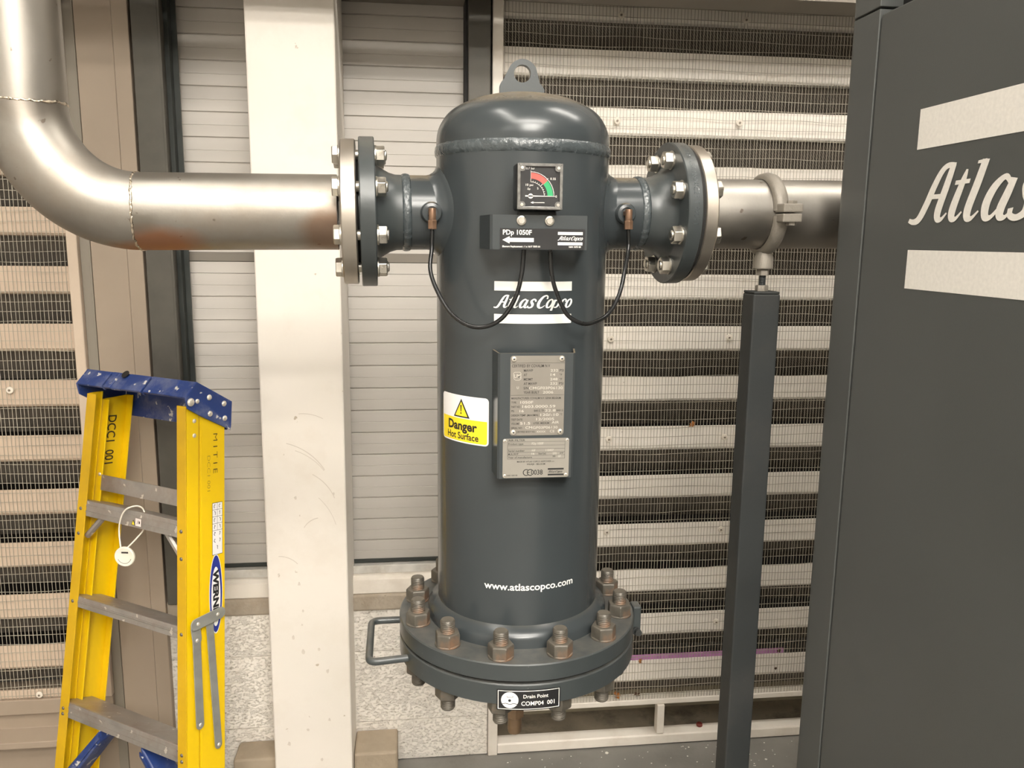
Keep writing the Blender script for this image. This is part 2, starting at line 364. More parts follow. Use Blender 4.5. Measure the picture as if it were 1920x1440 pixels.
class Flat:
    """collects flat print in a 2D frame; mapped to world by fn(x,y)->Vector"""
    def __init__(s): s.v = []; s.f = []
    def add(s, vf, dx=0, dy=0):
        vs, fs = vf; k = len(s.v); s.v += [(p[0]+dx, p[1]+dy, p[2] if len(p) > 2 else 0.) for p in vs]; s.f += [tuple(i+k for i in f) for f in fs]; return s
    def rect(s, x0, x1, y0, y1, nx=1):
        vs = []; fs = []
        for i in range(nx+1):
            x = x0+(x1-x0)*i/nx; vs += [(x, y0), (x, y1)]
        for i in range(nx): fs.append((2*i, 2*i+2, 2*i+3, 2*i+1))
        return s.add((vs, fs))
    def poly(s, pts): return s.add((pts, [tuple(range(len(pts)))]))
    def arc(s, cx, cy, r0, r1, a0, a1, n=24):
        vs = []; fs = []
        for i in range(n+1):
            a = rad(a0+(a1-a0)*i/n); vs += [(cx+r0*cos(a), cy+r0*sin(a)), (cx+r1*cos(a), cy+r1*sin(a))]
        for i in range(n): fs.append((2*i, 2*i+1, 2*i+3, 2*i+2))
        return s.add((vs, fs))
    def disc(s, cx, cy, rx, ry=None, n=28):
        ry = ry or rx
        return s.poly([(cx+rx*cos(2*pi*i/n), cy+ry*sin(2*pi*i/n)) for i in range(n)])
    def rrect(s, x0, x1, y0, y1, r, n=6):
        pts = []
        for cx, cy, a in ((x1-r, y0+r, -90), (x1-r, y1-r, 0), (x0+r, y1-r, 90), (x0+r, y0+r, 180)):
            for i in range(n+1): t = rad(a+90*i/n); pts.append((cx+r*cos(t), cy+r*sin(t)))
        return s.poly(pts)
    def line(s, pts, wd):
        for a, b in zip(pts, pts[1:]):
            dx, dy = b[0]-a[0], b[1]-a[1]; l = math.hypot(dx, dy) or 1; nx, ny = -dy/l*wd/2, dx/l*wd/2
            s.poly([(a[0]+nx, a[1]+ny), (a[0]-nx, a[1]-ny), (b[0]-nx, b[1]-ny), (b[0]+nx, b[1]+ny)])
        return s
    def split(s, step):
        """cut wide faces into columns so that they can follow a curve"""
        me = bpy.data.meshes.new('s'); me.from_pydata([(p[0], p[1], p[2] if len(p) > 2 else 0.) for p in s.v], [], s.f)
        bm = bmesh.new(); bm.from_mesh(me)
        x0 = min(p[0] for p in s.v); x1 = max(p[0] for p in s.v); k = int((x1-x0)/step)+1
        for i in range(1, k):
            bmesh.ops.bisect_plane(bm, geom=bm.verts[:]+bm.edges[:]+bm.faces[:], plane_co=(x0+(x1-x0)*i/k, 0, 0), plane_no=(1, 0, 0))
        bm.to_mesh(me); bm.free()
        s.v = [(v.co.x, v.co.y, v.co.z) for v in me.vertices]; s.f = [tuple(p.vertices) for p in me.polygons]
        bpy.data.meshes.remove(me); return s
    def put(s, name, fn, material, parent, label=None):
        mb = MB(); mb.v = []; e = .0005
        for p in s.v:
            q = Vector(fn(p[0], p[1])); o = p[2] if len(p) > 2 else 0.
            if o: q = q+(Vector(fn(p[0]+e, p[1]))-q).cross(Vector(fn(p[0], p[1]+e))-q).normalized()*o
            mb.v.append(q)
        mb.f = list(s.f); mb.mi = [0]*len(s.f)
        return add(name, mb, material, parent, bevel=-1, smooth=0, label=label)
def planar(o, ex, ey, off=0.):
    o = Vector(o); ex = Vector(ex); ey = Vector(ey); n = ex.cross(ey).normalized()
    return lambda x, y: o+ex*x+ey*y+n*off
def slab(fl_fn, pts, th, material, name, parent, bevel=0):
    """thin solid plate from a 2D outline in a frame; front at off=0, back at -th"""
    o, ex, ey = fl_fn; o = Vector(o); ex = Vector(ex); ey = Vector(ey); n = ex.cross(ey).normalized()
    k = len(pts); mb = MB()
    mb.add([o+ex*p[0]+ey*p[1] for p in pts]+[o+ex*p[0]+ey*p[1]-n*th for p in pts],
           [tuple(range(k)), tuple(range(k, 2*k))[::-1]]+[(i, k+i, k+(i+1) % k, (i+1) % k) for i in range(k)])
    return add(name, mb, material, parent, bevel=bevel)
def rr_pts(x0, x1, y0, y1, r, n=5):
    f = Flat().rrect(x0, x1, y0, y1, r, n); return f.v

# script lettering built from brush strokes (x, y, half width), cap height 1
GL = {
 'A': (.74, [[(-.30, .03, .045), (-.16, .0, .065), (-.02, .06, .10), (.08, .32, .105), (.15, .62, .10), (.24, .86, .085), (.36, .96, .065), (.56, .96, .045)],
             [(.50, .97, .085), (.475, .6, .105), (.44, .22, .11), (.48, .06, .085), (.58, .03, .05), (.68, .14, .022)],
             [(.05, .44, .05), (.46, .44, .05)]]),
 't': (.40, [[(.14, .86, .03), (.12, .66, .085), (.07, .25, .11), (.10, .07, .09), (.20, .03, .05), (.31, .15, .022)], [(-.06, .65, .045), (.29, .66, .045)]]),
 'l': (.40, [[(.11, .99, .10), (.08, .6, .11), (.04, .22, .11), (.08, .06, .09), (.18, .03, .05), (.30, .15, .022)], [(-.06, .955, .03), (.13, .965, .04)]]),
 'a': (.64, [[(.42, .56, .04), (.27, .67, .06), (.10, .52, .10), (.03, .27, .11), (.09, .06, .085), (.22, .04, .05), (.38, .24, .035)],
             [(.46, .64, .085), (.42, .4, .105), (.38, .18, .11), (.42, .05, .085), (.52, .03, .045), (.62, .14, .022)]]),
 's': (.54, [[(.44, .50, .07), (.38, .63, .065), (.24, .67, .07), (.12, .55, .09), (.17, .41, .105), (.27, .28, .11), (.26, .1, .09), (.12, .02, .065), (-.02, .06, .06), (-.05, .17, .065)]]),
 'C': (.66, [[(.58, .70, .075), (.57, .88, .06), (.43, .97, .06), (.22, .84, .10), (.07, .52, .13), (.06, .22, .125), (.18, .03, .085), (.36, .03, .055), (.55, .2, .025)]]),
 'o': (.50, [[(.26, .67, .05), (.10, .55, .09), (.03, .30, .105), (.08, .08, .09), (.20, .02, .055), (.35, .14, .09), (.42, .38, .10), (.37, .59, .075), (.26, .67, .05), (.22, .66, .05)]]),
 'p': (.58, [[(.06, .64, .085), (.04, .35, .105), (.0, .0, .105), (-.02, -.22, .105)],
             [(.06, .42, .03), (.20, .62, .05), (.34, .64, .075), (.44, .48, .105), (.42, .24, .105), (.30, .05, .07), (.12, .05, .045)]]),
 'c': (.46, [[(.38, .47, .075), (.37, .61, .06), (.25, .67, .055), (.10, .54, .095), (.03, .28, .11), (.08, .07, .09), (.21, .02, .055), (.38, .15, .022)]]),
}
def script_word(fl, word, x, y, H, xs=1.10, shear=.30):
    def cr(p, t):
        n = len(p)-1; i = min(int(t*n), n-1); u = t*n-i
        a, b, c, d = p[max(i-1, 0)], p[i], p[i+1], p[min(i+2, n)]
        return [.5*((2*b[k])+(-a[k]+c[k])*u+(2*a[k]-5*b[k]+4*c[k]-d[k])*u*u+(-a[k]+3*b[k]-3*c[k]+d[k])*u**3) for k in range(3)]
    cnt = 0
    for ch in word:
        if ch == ' ': x += .10*H*xs; continue
        adv, strokes = GL[ch]
        for st in strokes:
            cnt += 1; lift = H*(.0008+.0035*(cnt % 6)/6)
            m = max(8, 6*len(st)); pts = [cr(st, i/m) for i in range(m+1)]
            vs = []
            for i, p in enumerate(pts):
                q0, q1 = pts[max(i-1, 0)], pts[min(i+1, m)]
                dx, dy = q1[0]-q0[0], q1[1]-q0[1]; l = math.hypot(dx, dy) or 1
                nx, ny = -dy/l, dx/l
                for sgn in (1, -1):
                    a, b = p[0]+nx*p[2]*sgn*.82, p[1]+ny*p[2]*sgn*.82
                    vs.append((x+(a+shear*b)*H*xs, y+b*H, lift+H*.0006*i/m))
            fl.add((vs, [(2*i, 2*i+1, 2*i+3, 2*i+2) for i in range(m)]))
        x += adv*H*xs
    return x
def brand_logo(fl, x, y, H, width=None):
    """two bars with the script word between them; baseline at y, left of the bars at x"""
    W = width or 6.42*H
    script_word(fl, 'Atlas Copco', x+.27*H, y, H)
    fl.rect(x, x+W, y+1.33*H, y+2.06*H, 1); fl.rect(x, x+W, y-1.25*H, y-.52*H, 1)
    return fl

# ================================================================== THE SETTING
CEIL = 4.3
def shell():
    o = struct(add('floor', MB().box(-3, 3.6, -6, 2.9, -.1, 0), M['floor']), 'grey painted concrete floor with scattered paint flakes')
    struct(add('ceiling', MB().box(-3.1, 3.7, -6.1, 2.6, CEIL, CEIL+.1), M['ceil']))
    struct(add('wall_left', MB().box(-3.1, -3, -6, 2.6, 0, CEIL), M['roomwall']))
    struct(add('wall_right', MB().box(3.6, 3.7, -6, 2.6, 0, CEIL), M['roomwall']))
    struct(add('wall_rear', MB().box(-3.1, 3.7, -6.1, -6, 0, CEIL), M['roomwall']))
    # header over the openings
    struct(add('trim_1', MB().box(-3, 3.6, 2.10, 2.6, 2.10, CEIL), M['rail'], bevel=.004), 'dark header beam above the louvres and the shutter')
    # far right and far left infill, outside the frame
    struct(add('wall_front_infill', MB().box(2.03, 3.6, 2.2, 2.5, 0, 2.10), M['beige']))
    struct(add('wall_front_infill', MB().box(-3, -2.03, 2.2, 2.5, 0, 2.10), M['beige']))
shell()

def block_wall():
    root = struct(add('wall_front', MB().box(-.69, .2065, 2.222, 2.46, 0, .470), M['mortar']), 'low painted blockwork wall under the shutter')
    for x0, x1, z0, z1 in ((-.69, -.2605, .002, .1265), (-.2595, .2060, .002, .1265), (-.69, -.3005, .1275, .3445), (-.2995, .2060, .1275, .3445), (-.69, -.2605, .3455, .469), (-.2595, .2060, .3455, .469)):
        add('block', MB().box(x0, x1, 2.2135+random.uniform(-.0004, .0004), 2.2225, z0, z1), M['block'], root, bevel=.0012, seg=1)
    add('mortar_ledge', MB().box(-.69, .2055, 2.206, 2.30, .470, .5185), M['mortar'], root, bevel=.006)
    # grey paint skirt at the floor line
    sill = struct(add('trim_2', MB().prism([(2.212, .519), (2.212, .560), (2.226, .568), (2.305, .572), (2.34, .572), (2.34, .519)], -.668, .2060), M['frame'], bevel=.002), 'white painted sill flashing below the shutter')
    add('sill_channel', MB().box(-.60, .142, 2.262, 2.296, .5715, .577).box(-.60, .142, 2.236, 2.242, .569, .592), M['galvbright'], sill, bevel=.001)
    struct(add('column_pad', MB().box(-.1715, -.054, 2.098, 2.212, 0, .103), M['pad'], bevel=.006, seg=2), 'tan concrete pad beside the foot of the white column')
    struct(add('column_pad', MB().box(-.50, -.3755, 2.12, 2.212, 0, .092), M['pad'], bevel=.012, seg=3), 'tan concrete pad on the ladder side of the white column')
    struct(add('column', MB().box(-.3745, -.1725, 2.05, 2.272, 0, CEIL), M['cream'], bevel=.004), 'broad cream white boxed column in front of the shutter')
block_wall()
def scuffs():
    col = bpy.data.objects['column']; rnd = random.Random(8); m = mat('column_scuff', (.58, .52, .455), .6, var=.1)
    fn = planar((-.3745, 2.05, 0), (1, 0, 0), (0, 0, 1), .0005)
    for x, z, r, a0, a1, w in ((.02, 1.00, .15, 30, 75, .0022), (.03, .985, .145, 35, 70, .0016), (.06, .93, .12, 20, 60, .0020), (.10, 1.07, .10, 60, 95, .0015), (.02, .90, .16, 15, 45, .0014), (.14, .80, .05, 100, 150, .0022), (.03, .70, .06, 40, 90, .0020)):
        Flat().arc(x, z-r, r, r+w, a0, a1, 14).put('scuff_mark', fn, m, col)
    for i in range(16):
        x = rnd.uniform(.015, .18); z = rnd.uniform(.12, 1.0); s_ = rnd.uniform(.0015, .005)
        Flat().poly([(x+s_*cos(k*.9)*rnd.uniform(.5, 1.2), z+s_*1.5*sin(k*.9)*rnd.uniform(.5, 1.2)) for k in range(7)]).put('scuff_mark', fn, m, col)
scuffs()

def shutter():
    root = struct(empty('door_1', (-.22, 2.30, .575)), 'pale grey roller shutter door between galvanised guides')
    X0, X1 = -.590, .1395
    def slat(h):
        mb = MB()
        g = .0022
        prof = [(2.302, g), (2.3000, g+.0012), (2.2996, h*.5-.0012), (2.3006, h*.5), (2.2996, h*.5+.0012), (2.3000, h-.0012), (2.3016, h), (2.312, h), (2.312, 0), (2.3045, 0), (2.3045, g)]
        mb.prism(prof, X0, X1); return mb.mesh('shutter_slat', smooth=20)
    p = .0634
    full = slat(p); full.materials.append(M['shutter'])
    z = 1.4357
    k = 0
    for i in range(0, 15):
        zz = 1.4357+.0235+ (p-.0235 if i == 0 else 0) + p*(i-1 if i else 0)
        if i == 0: continue
        zz = 1.4357+p*i
        if zz < 2.09: place('shutter_slat', full, None, root, Matrix.Translation((0, 0, zz)))
    # dark meeting rail and the half slat beneath it
    add('meeting_rail', MB().box(X0, X1, 2.297, 2.312, 1.4357, 1.4595), M['rail'], root, bevel=.001)
    add('shutter_slat', MB().box(X0, X1, 2.3000, 2.312, 1.4600, 1.4357+p-.001), M['shutter'], root)
    add('shutter_slat', MB().box(X0, X1, 2.3000, 2.312, 1.4050, 1.4345), M['shutter'], root)
    z = 1.4040-p
    while z > .575:
        place('shutter_slat', full, None, root, Matrix.Translation((0, 0, z))); z -= p
    zb = z+p
    add('bottom_seal', MB().box(X0, X1, 2.296, 2.312, .578, max(zb-.001, .588)), M['darkchan'], root)
    # guides
    gl = struct(add('trim_3', MB().box(-.664, -.6014, 2.190, 2.315, .5185, 2.10), M['galv'], bevel=.002), 'galvanised shutter guide beside the beige flashing')
    add('guide_slot', MB().box(-.6010, -.5905, 2.235, 2.315, .573, 2.10).box(-.6010, -.578, 2.262, 2.268, .573, 2.10), M['darkchan'], gl)
    add('guide_lip', MB().box(-.6014, -.597, 2.188, 2.20, .573, 2.10), M['galv'], gl)
    gr = struct(add('trim_4', MB().box(.1455, .2020, 2.196, 2.315, .5185, 2.10), M['galv'], bevel=.002), 'galvanised shutter guide beside the large louvre')
    add('guide_slot', MB().box(.1390, .1452, 2.215, 2.315, .573, 2.10), M['darkgap'], gr)
    add('joint_seal', MB().box(.2022, .2068, 2.222, 2.315, .02, 2.10), M['darkgap'], gr)
    add('joint_seal', MB().box(-.6698, -.6642, 2.215, 2.315, .02, 2.10), M['darkgap'], gl)
    # closing panel behind the shutter
    struct(add('wall_front_backing', MB().box(-.80, .21, 2.36, 2.40, .47, 2.10), M['darkgap']))
shutter()

def flashings():
    a = struct(add('trim_5', MB().prism([(-.7965, 2.24), (-.7965, 2.201), (-.7955, 2.200), (-.7115, 2.200), (-.7075, 2.193), (-.6715, 2.191), (-.6702, 2.192), (-.6702, 2.24)], .0, 2.10, 'xy'),
                   M['beige'], smooth=20), 'folded beige sheet flashing beside the small louvre')
    struct(add('trim_6', MB().box(-.8275, -.7970, 2.214, 2.25, 0, 2.10).box(-.8045, -.801, 2.209, 2.214, 0, 2.10), M['beigegrey'], bevel=.001), 'narrow grey strip between louvre frame and beige flashing')
    # below the small louvre
    struct(add('trim_7', MB().box(-2.03, -.8280, 2.203, 2.25, .212, .2545), M['beige'], bevel=.002), 'beige bottom rail of the small louvre')
    struct(add('trim_8', MB().prism([(2.40, 0), (2.22, 0), (2.22, .134), (2.165, .134), (2.165, .153), (2.225, .160), (2.225, .206), (2.40, .206)], -2.03, -.8280), M['beige'], bevel=.002, smooth=20), 'beige sill ledge under the small louvre')
flashings()

SLAT_T = [.1230-.0, .2673, .4157, .5535, .6944, .8395, .9831, 1.1258, 1.2678, 1.4114, 1.5575, 1.7004, 1.8461, 1.9905, 2.1345]
def slat_mesh(x0, x1, m='slat'):
    """lip, bottom return and the screened blade that falls away outwards; z=0 is the top of the lip"""
    mb = MB(); y = 2.228; L = x1-x0
    lip = [(y, 0), (y, -.0625), (y+.004, -.0685), (y+.012, -.0715), (y+.022, -.0715), (y+.022, -.069), (y+.013, -.069), (y+.006, -.0665), (y+.003, -.062), (y+.003, 0)]
    mb.prism(lip, -L/2, L/2, mi=0)
    bl = [(y+.0222, -.0715), (y+.110, -.158), (y+.112, -.156), (y+.0222, -.0690)]
    mb.prism(bl, -L/2, L/2, mi=1)
    me = mb.mesh('louvre_slat', smooth=30); me.materials.append(M[m]); me.materials.append(M['weave'])
    return me
def wire_grid(x0, x1, z0, z1, y, px, pz, seed, zoff=0):
    rnd = random.Random(seed); mb = MB()
    hz = [(rnd.uniform(0, 6), rnd.uniform(.8, 2.2), rnd.uniform(.0006, .0024)) for _ in range(int((z1-z0)/pz)+2)]
    n = int((x1-x0)/px)
    for i in range(n+1):
        x = x0+px*i; ph = rnd.uniform(0, 6); am = rnd.uniform(.0002, .0011)
        m = max(6, int((z1-z0)/.12)); pts = [(x+am*sin(ph+j*.9), y, z0+(z1-z0)*j/m) for j in range(m+1)]
        mb.tube(pts, .00082, 4, caps=False)
    k = int((z1-z0)/pz)
    for j in range(k+1):
        z = z0+zoff+pz*j; ph, fr, am = hz[j]
        m = int((x1-x0)/.05); pts = [(x0+(x1-x0)*i/m, y+.001, z+am*sin(ph+fr*i*.55)+.0004*sin(i*2.1+j)) for i in range(m+1)]
        mb.tube(pts, .00085, 4, caps=False)
    return mb
def louvre_large():
    root = struct(empty('window_1', (1.1, 2.23, .15)), 'large white louvre panel behind wire mesh')
    X0, X1 = .2360, 2.0
    me = slat_mesh(X0, X1)
    for t in SLAT_T[1:]:
        place('louvre_slat', me, None, root, Matrix.Translation(((X0+X1)/2, 0, t)))
    add('bottom_rail', MB().box(X0, X1, 2.212, 2.25, .1310, .1475), M['frame'], root, bevel=.002)
    add('jamb', MB().box(.2075, .2355, 2.203, 2.40, 0, 2.10), M['frame'], root, bevel=.003)
    add('jamb', MB().box(2.0, 2.03, 2.203, 2.40, 0, 2.10), M['frame'], root, bevel=.003)
    add('mullion', MB().box(.718, .740, 2.206, 2.235, .0375, .1305), M['frame'], root, bevel=.002)
    add('back_panel', MB().box(X0, X1, 2.36, 2.37, .02, .131), M['olive'], root)
    add('under_ledge', MB().box(X0, X1, 2.2485, 2.36, .0, .030), M['ledge'], root)
    add('floor_channel', MB().prism([(2.207, .004), (2.207, .030), (2.210, .0345), (2.248, .0365), (2.248, .004)], X0, X1), M['frame'], root, bevel=.001)
    g = add('wire_mesh', wire_grid(X0+.004, 1.75, .137, 2.10, 2.217, .00905, .0248, 3), M['wire'], root, smooth=0)
    g['kind'] = 'stuff'
    washers(root, [(.5409, 2.0943-.02), (.8764, 2.0954-.02), (.5393, 1.8123), (.8747, 1.816), (.540, 1.525), (.877, 1.526), (.5411, 1.2343), (.8792, 1.2378), (.5443, .951), (.8819, .9512), (.5469, .6775), (.8867, .6746), (.549, .388), (.8883, .3867),
                   (1.214, 2.075), (1.213, 1.817), (1.215, 1.238), (1.217, .951), (1.219, .675), (1.222, .387)])
WASH = None
def washers(root, pts):
    global WASH
    if WASH is None:
        mb = MB().lathe([(0, .0), (.0030, 0), (.0034, .0014), (.0075, .0016), (.0088, .0026), (.0090, .0046), (0, .0046)], 20, 'y')
        WASH = mb.mesh('mesh_washer', bevel=-1); WASH.materials.append(M['washer'])
        mb = MB().lathe([(0, 0), (.0026, 0), (.0030, .0012), (.0030, .003), (0, .003)], 12, 'y')
        washers.pin = mb.mesh('screw', bevel=-1); washers.pin.materials.append(M['washerpin'])
    for x, z in pts:
        o = place('mesh_washer', WASH, None, root, Matrix.Translation((x, 2.2115, z)))
        place('screw', washers.pin, None, o, Matrix.Translation((x, 2.2102, z)))
def louvre_small():
    root = struct(empty('window_2', (-1.4, 2.23, .25)), 'small louvre panel coloured tan in place of dimmer light, behind wire mesh beside the ladder')
    X0, X1 = -2.0, -.8540
    me = slat_mesh(X0, X1, 'slat_left_shade')
    t = 1.4226-.1447*7
    while t < 2.08:
        if t > .27: place('louvre_slat', me, None, root, Matrix.Translation(((X0+X1)/2, -.015, t)))
        t += .1447
    add('louvre_slat', MB().box(X0, X1, 2.213, 2.22, .2555, .2790), M['slat_left_shade'], root, bevel=.001)
    add('jamb', MB().box(-.8538, -.8280, 2.198, 2.36, .2550, 2.10), M['frame_left_shade'], root, bevel=.003)
    add('jamb', MB().box(-2.03, -2.0, 2.198, 2.36, .2550, 2.10), M['frame_left_shade'], root, bevel=.003)
    g = add('wire_mesh', wire_grid(-1.45, X1-.004, .258, 2.10, 2.2045, .0098, .0248, 5, .01), M['wire'], root, smooth=0)
    g['kind'] = 'stuff'
    for x, z in ((-1.0192, 1.1097), (-1.0168, .2685)):
        o = place('mesh_washer', WASH, None, root, Matrix.Translation((x, 2.2, z)))
        place('screw', washers.pin, None, o, Matrix.Translation((x, 2.1987, z)))
louvre_large(); louvre_small()

def lamps():
    hs = ['on the ladder side, running towards the wall', 'above the dark grey cabinet', 'added as frontal fill in the middle row, nearest the camera', 'added as frontal fill in the middle row, second from the wall', 'added as frontal fill in the middle row, farthest from the wall', 'added as weak fill far behind the ladder']
    for (x, y, z, l, wd, st), s in zip(LAMPS, hs):
        em = emat('lamp_diffuser_glow', LAMP_COL, st)
        r = tag(empty('ceiling_lamp', (x, y, z)), 'white fluorescent ceiling lamp '+s, 'lamp', 'fluorescent ceiling lamps')
        add('housing', MB().box(x-l/2, x+l/2, y-wd/2, y+wd/2, z+.008, z+.075), M['housing'], r, bevel=.004)
        add('diffuser', MB().box(x-l/2+.02, x+l/2-.02, y-wd/2+.02, y+wd/2-.02, z-.02, z+.0075), em, r, bevel=.004)
        for k in (-.35, .35):
            p = (x+(k*l if l > wd else 0), y+(k*wd if wd > l else 0))
            add('hanger_rod', MB().cyl((*p, z+.075), (*p, CEIL), .004, 8), M['galv'], r)
lamps()
def tray():
    o = add('shade_tray', MB().box(-2.95, 3.55, 1.93, 1.935, 2.050, 2.125).box(-2.95, 3.55, 1.935, 2.038, 2.050, 2.055).box(-2.95, 3.55, 2.033, 2.038, 2.055, 2.125), M['rail'])  # added overhead to shade the top of the wall
    tag(o, 'dark overhead tray added along the top of the wall to shade it', 'shade tray')
tray()

# ================================================================== FASTENERS (shared meshes)
def hex_mesh(name, af, h, material, washer=None, hole=None):
    """hexagon nut or bolt head standing on z=0, chamfered at the top"""
    R = af/2/cos(pi/6); mb = MB()
    def ring(r, z): return [(r*cos(pi/6+pi/3*k), r*sin(pi/6+pi/3*k), z) for k in range(6)]
    vs = ring(R, 0)+ring(R, h*.90)+ring(R*.92, h)
    fs = [tuple(range(6))[::-1]]+[(j*6+k, j*6+(k+1) % 6, (j+1)*6+(k+1) % 6, (j+1)*6+k) for j in range(2) for k in range(6)]+[tuple(range(12, 18))]
    mb.add(vs, fs)
    if washer: mb.lathe([(washer, -.0005), (washer, .0025), (washer*.9, .003), (0, .003)], 24)
    if hole: mb.lathe([(hole, h-.001), (hole, h+.0015), (hole*.8, h+.003), (0, h+.003)], 16)
    me = mb.mesh(name, bevel=af*.02, seg=1, smooth=30); me.materials.append(material); return me
def stud_mesh(name, r, h, material, pitch=.003):
    prof = [(0, 0), (r, 0)]; z = 0
    while z < h-pitch*1.3:
        prof += [(r, z+pitch*.3), (r*.90, z+pitch*.65), (r, z+pitch)]; z += pitch
    prof += [(r*.86, h), (0, h)]
    me = MB().lathe(prof, 18).mesh(name, bevel=-1, smooth=50); me.materials.append(material); return me
def Mdir(p, d, spin=0.):
    """matrix with local +z along d at p"""
    d = Vector(d).normalized(); q = d.to_track_quat('Z', 'Y')
    return Matrix.Translation(Vector(p)) @ q.to_matrix().to_4x4() @ Matrix.Rotation(spin, 4, 'Z')

# ================================================================== THE FILTER
VX, VY, R = .1755, 1.346, .1365
O = Vector((VX, VY, 1.5425))
EX = Vector((1, .052, .0115)).normalized(); EY = Vector((-.052, 1, 0)).normalized(); EZ = EX.cross(EY).normalized()
PF = Matrix((EX, EY, EZ)).transposed().to_4x4(); PF.translation = O       # pipe frame: local x along the pipes
def onvessel(r=R, off=.0004):
    """(arc angle from the front in metres of arc, z) -> point on the cylinder"""
    return lambda x, z: Vector((VX+(r+off)*sin(x/r), VY-(r+off)*cos(x/r), z))

def air_filter():
    root = tag(empty('air_filter', (VX, VY, .802)), 'tall blue grey cylindrical compressed air filter vessel with bolted bottom flange', 'air filter')
    c = (VX, VY, 0)
    # --- shell
    dome = [(0, 1.726), (.03, 1.7245), (.06, 1.7195), (.085, 1.7120), (.105, 1.7025), (.118, 1.6930), (.1275, 1.6810), (.1335, 1.6680), (.1360, 1.6560), (R, 1.646), (R, 1.6400)]
    # smooth the dome profile
    def smooth(p, n=4):
        q = []
        for i in range(len(p)-1):
            a, b, cc, d = p[max(i-1, 0)], p[i], p[i+1], p[min(i+2, len(p)-1)]
            for k in range(n):
                u = k/n; q.append(tuple(.5*((2*b[j])+(-a[j]+cc[j])*u+(2*a[j]-5*b[j]+4*cc[j]-d[j])*u*u+(-a[j]+3*b[j]-3*cc[j]+d[j])*u**3) for j in range(2)))
        q.append(p[-1]); q[0] = (0, q[0][1]); return q
    add('dome', MB().lathe(smooth(dome), 72, 'z', c), M['vessel'], root, bevel=0, smooth=60)
    # weld seam
    rnd = random.Random(2); mb = MB(); n = 120; vs = []; fs = []
    pr = [(-.0000, 1.6440), (.0022, 1.6405), (.0030, 1.6345), (.0024, 1.6290), (-.0002, 1.6255)]
    for k in range(n):
        a = 2*pi*k/n; j1 = rnd.uniform(-.0005, .0005); j2 = rnd.uniform(-.0008, .0008)
        for (dr, z) in pr:
            r = R+dr+(j1 if dr > 0 else 0); vs.append((VX+r*sin(a), VY-r*cos(a), z+j2*(1 if dr > 0 else .4)))
    for k in range(n):
        for j in range(4): fs.append((k*5+j, ((k+1) % n)*5+j, ((k+1) % n)*5+j+1, k*5+j+1))
    mb.add(vs, fs); add('weld_seam', mb, M['weldpaint'], root, smooth=50)
    add('tube_body', MB().lathe([(R, 1.640), (R, 1.4), (R, 1.1), (R, .900), (.1430, .8955), (.1510, .8890), (.1535, .8830), (.1535, .8690)], 72, 'z', c), M['vessel'], root, smooth=50)
    # --- lifting lug: plate with an eye
    mb = MB(); outer = [(-.0350, 1.7235), (-.0350, 1.7375), (-.0325, 1.7430), (-.0300, 1.7450)]
    for k in range(0, 13):
        a = rad(158-136*k/12); outer.append((.0005+.0232*cos(a), 1.7540+.0232*sin(a)))
    outer += [(.0270, 1.7430), (.0350, 1.7330), (.0355, 1.7235)]
    lugx, lugz, hr = 0., 1.7555, .0133
    m = len(outer); q = 40
    # ring of quads between the outline (resampled) and the hole
    def resample(p, n):
        L = [0]
        pp = p+[p[0]]
        for a, b in zip(pp, pp[1:]): L.append(L[-1]+math.dist(a, b))
        out = []
        for i in range(n):
            t = L[-1]*i/n; j = max(k for k in range(len(L)-1) if L[k] <= t+1e-12); u = (t-L[j])/(L[j+1]-L[j]); a, b = pp[j], pp[j+1]
            out.append((a[0]+(b[0]-a[0])*u, a[1]+(b[1]-a[1])*u))
        return out
    out = resample(outer, q*2)
    ang0 = [math.atan2(p[1]-lugz, p[0]-lugx) for p in out]
    inn = [(lugx+hr*cos(a), lugz+hr*sin(a)) for a in ang0]
    nn = len(out); vs = []
    for y in (VY-.006, VY+.006):
        vs += [(VX-.0025+p[0], y, p[1]) for p in out]+[(VX-.0025+p[0], y, p[1]) for p in inn]
    fs = []
    for i in range(nn):
        j = (i+1) % nn
        fs += [(i, j, nn+j, nn+i), (2*nn+i, 3*nn+i, 3*nn+j, 2*nn+j), (i, 2*nn+i, 2*nn+j, j), (nn+i, nn+j, 3*nn+j, 3*nn+i)]
    mb.add(vs, fs); add('lifting_lug', mb, M['vessel_dusty'], root, smooth=40)
    add('lug_weld', MB().tube([(VX-.037+i*.0047, VY-.007, 1.7215+.0030*(1-((i-7.5)/7.5)**2)+random.uniform(-.0004, .0004)) for i in range(16)], .0042, 10), M['weldpaint'], root)
    # --- bottom flanges
    fl = add('upper_flange', MB().lathe([(.1535, .8690), (.2010, .8690), (.2028, .8672), (.2028, .8424), (.2010, .8406), (.16, .8406)], 96, 'z', c), M['vessel_dusty'], root, bevel=-1, smooth=40)
    add('gasket', MB().lathe([(.1600, .8402), (.1960, .8402), (.1960, .8368), (.1600, .8368)], 72, 'z', c), M['gasket'], root, bevel=-1)
    lf = add('cover_flange', MB().lathe([(0, .8364), (.2010, .8364), (.2028, .8346), (.2028, .8040), (.2005, .8020), (0, .8020)], 96, 'z', c), M['vessel_dusty'], root, bevel=-1, smooth=40)
    nut = hex_mesh('flange_nut', .036, .0215, M['oldbolt'], washer=.0205); stud = stud_mesh('stud_end', .0118, .021, M['oldbolt'])
    rnd = random.Random(11)
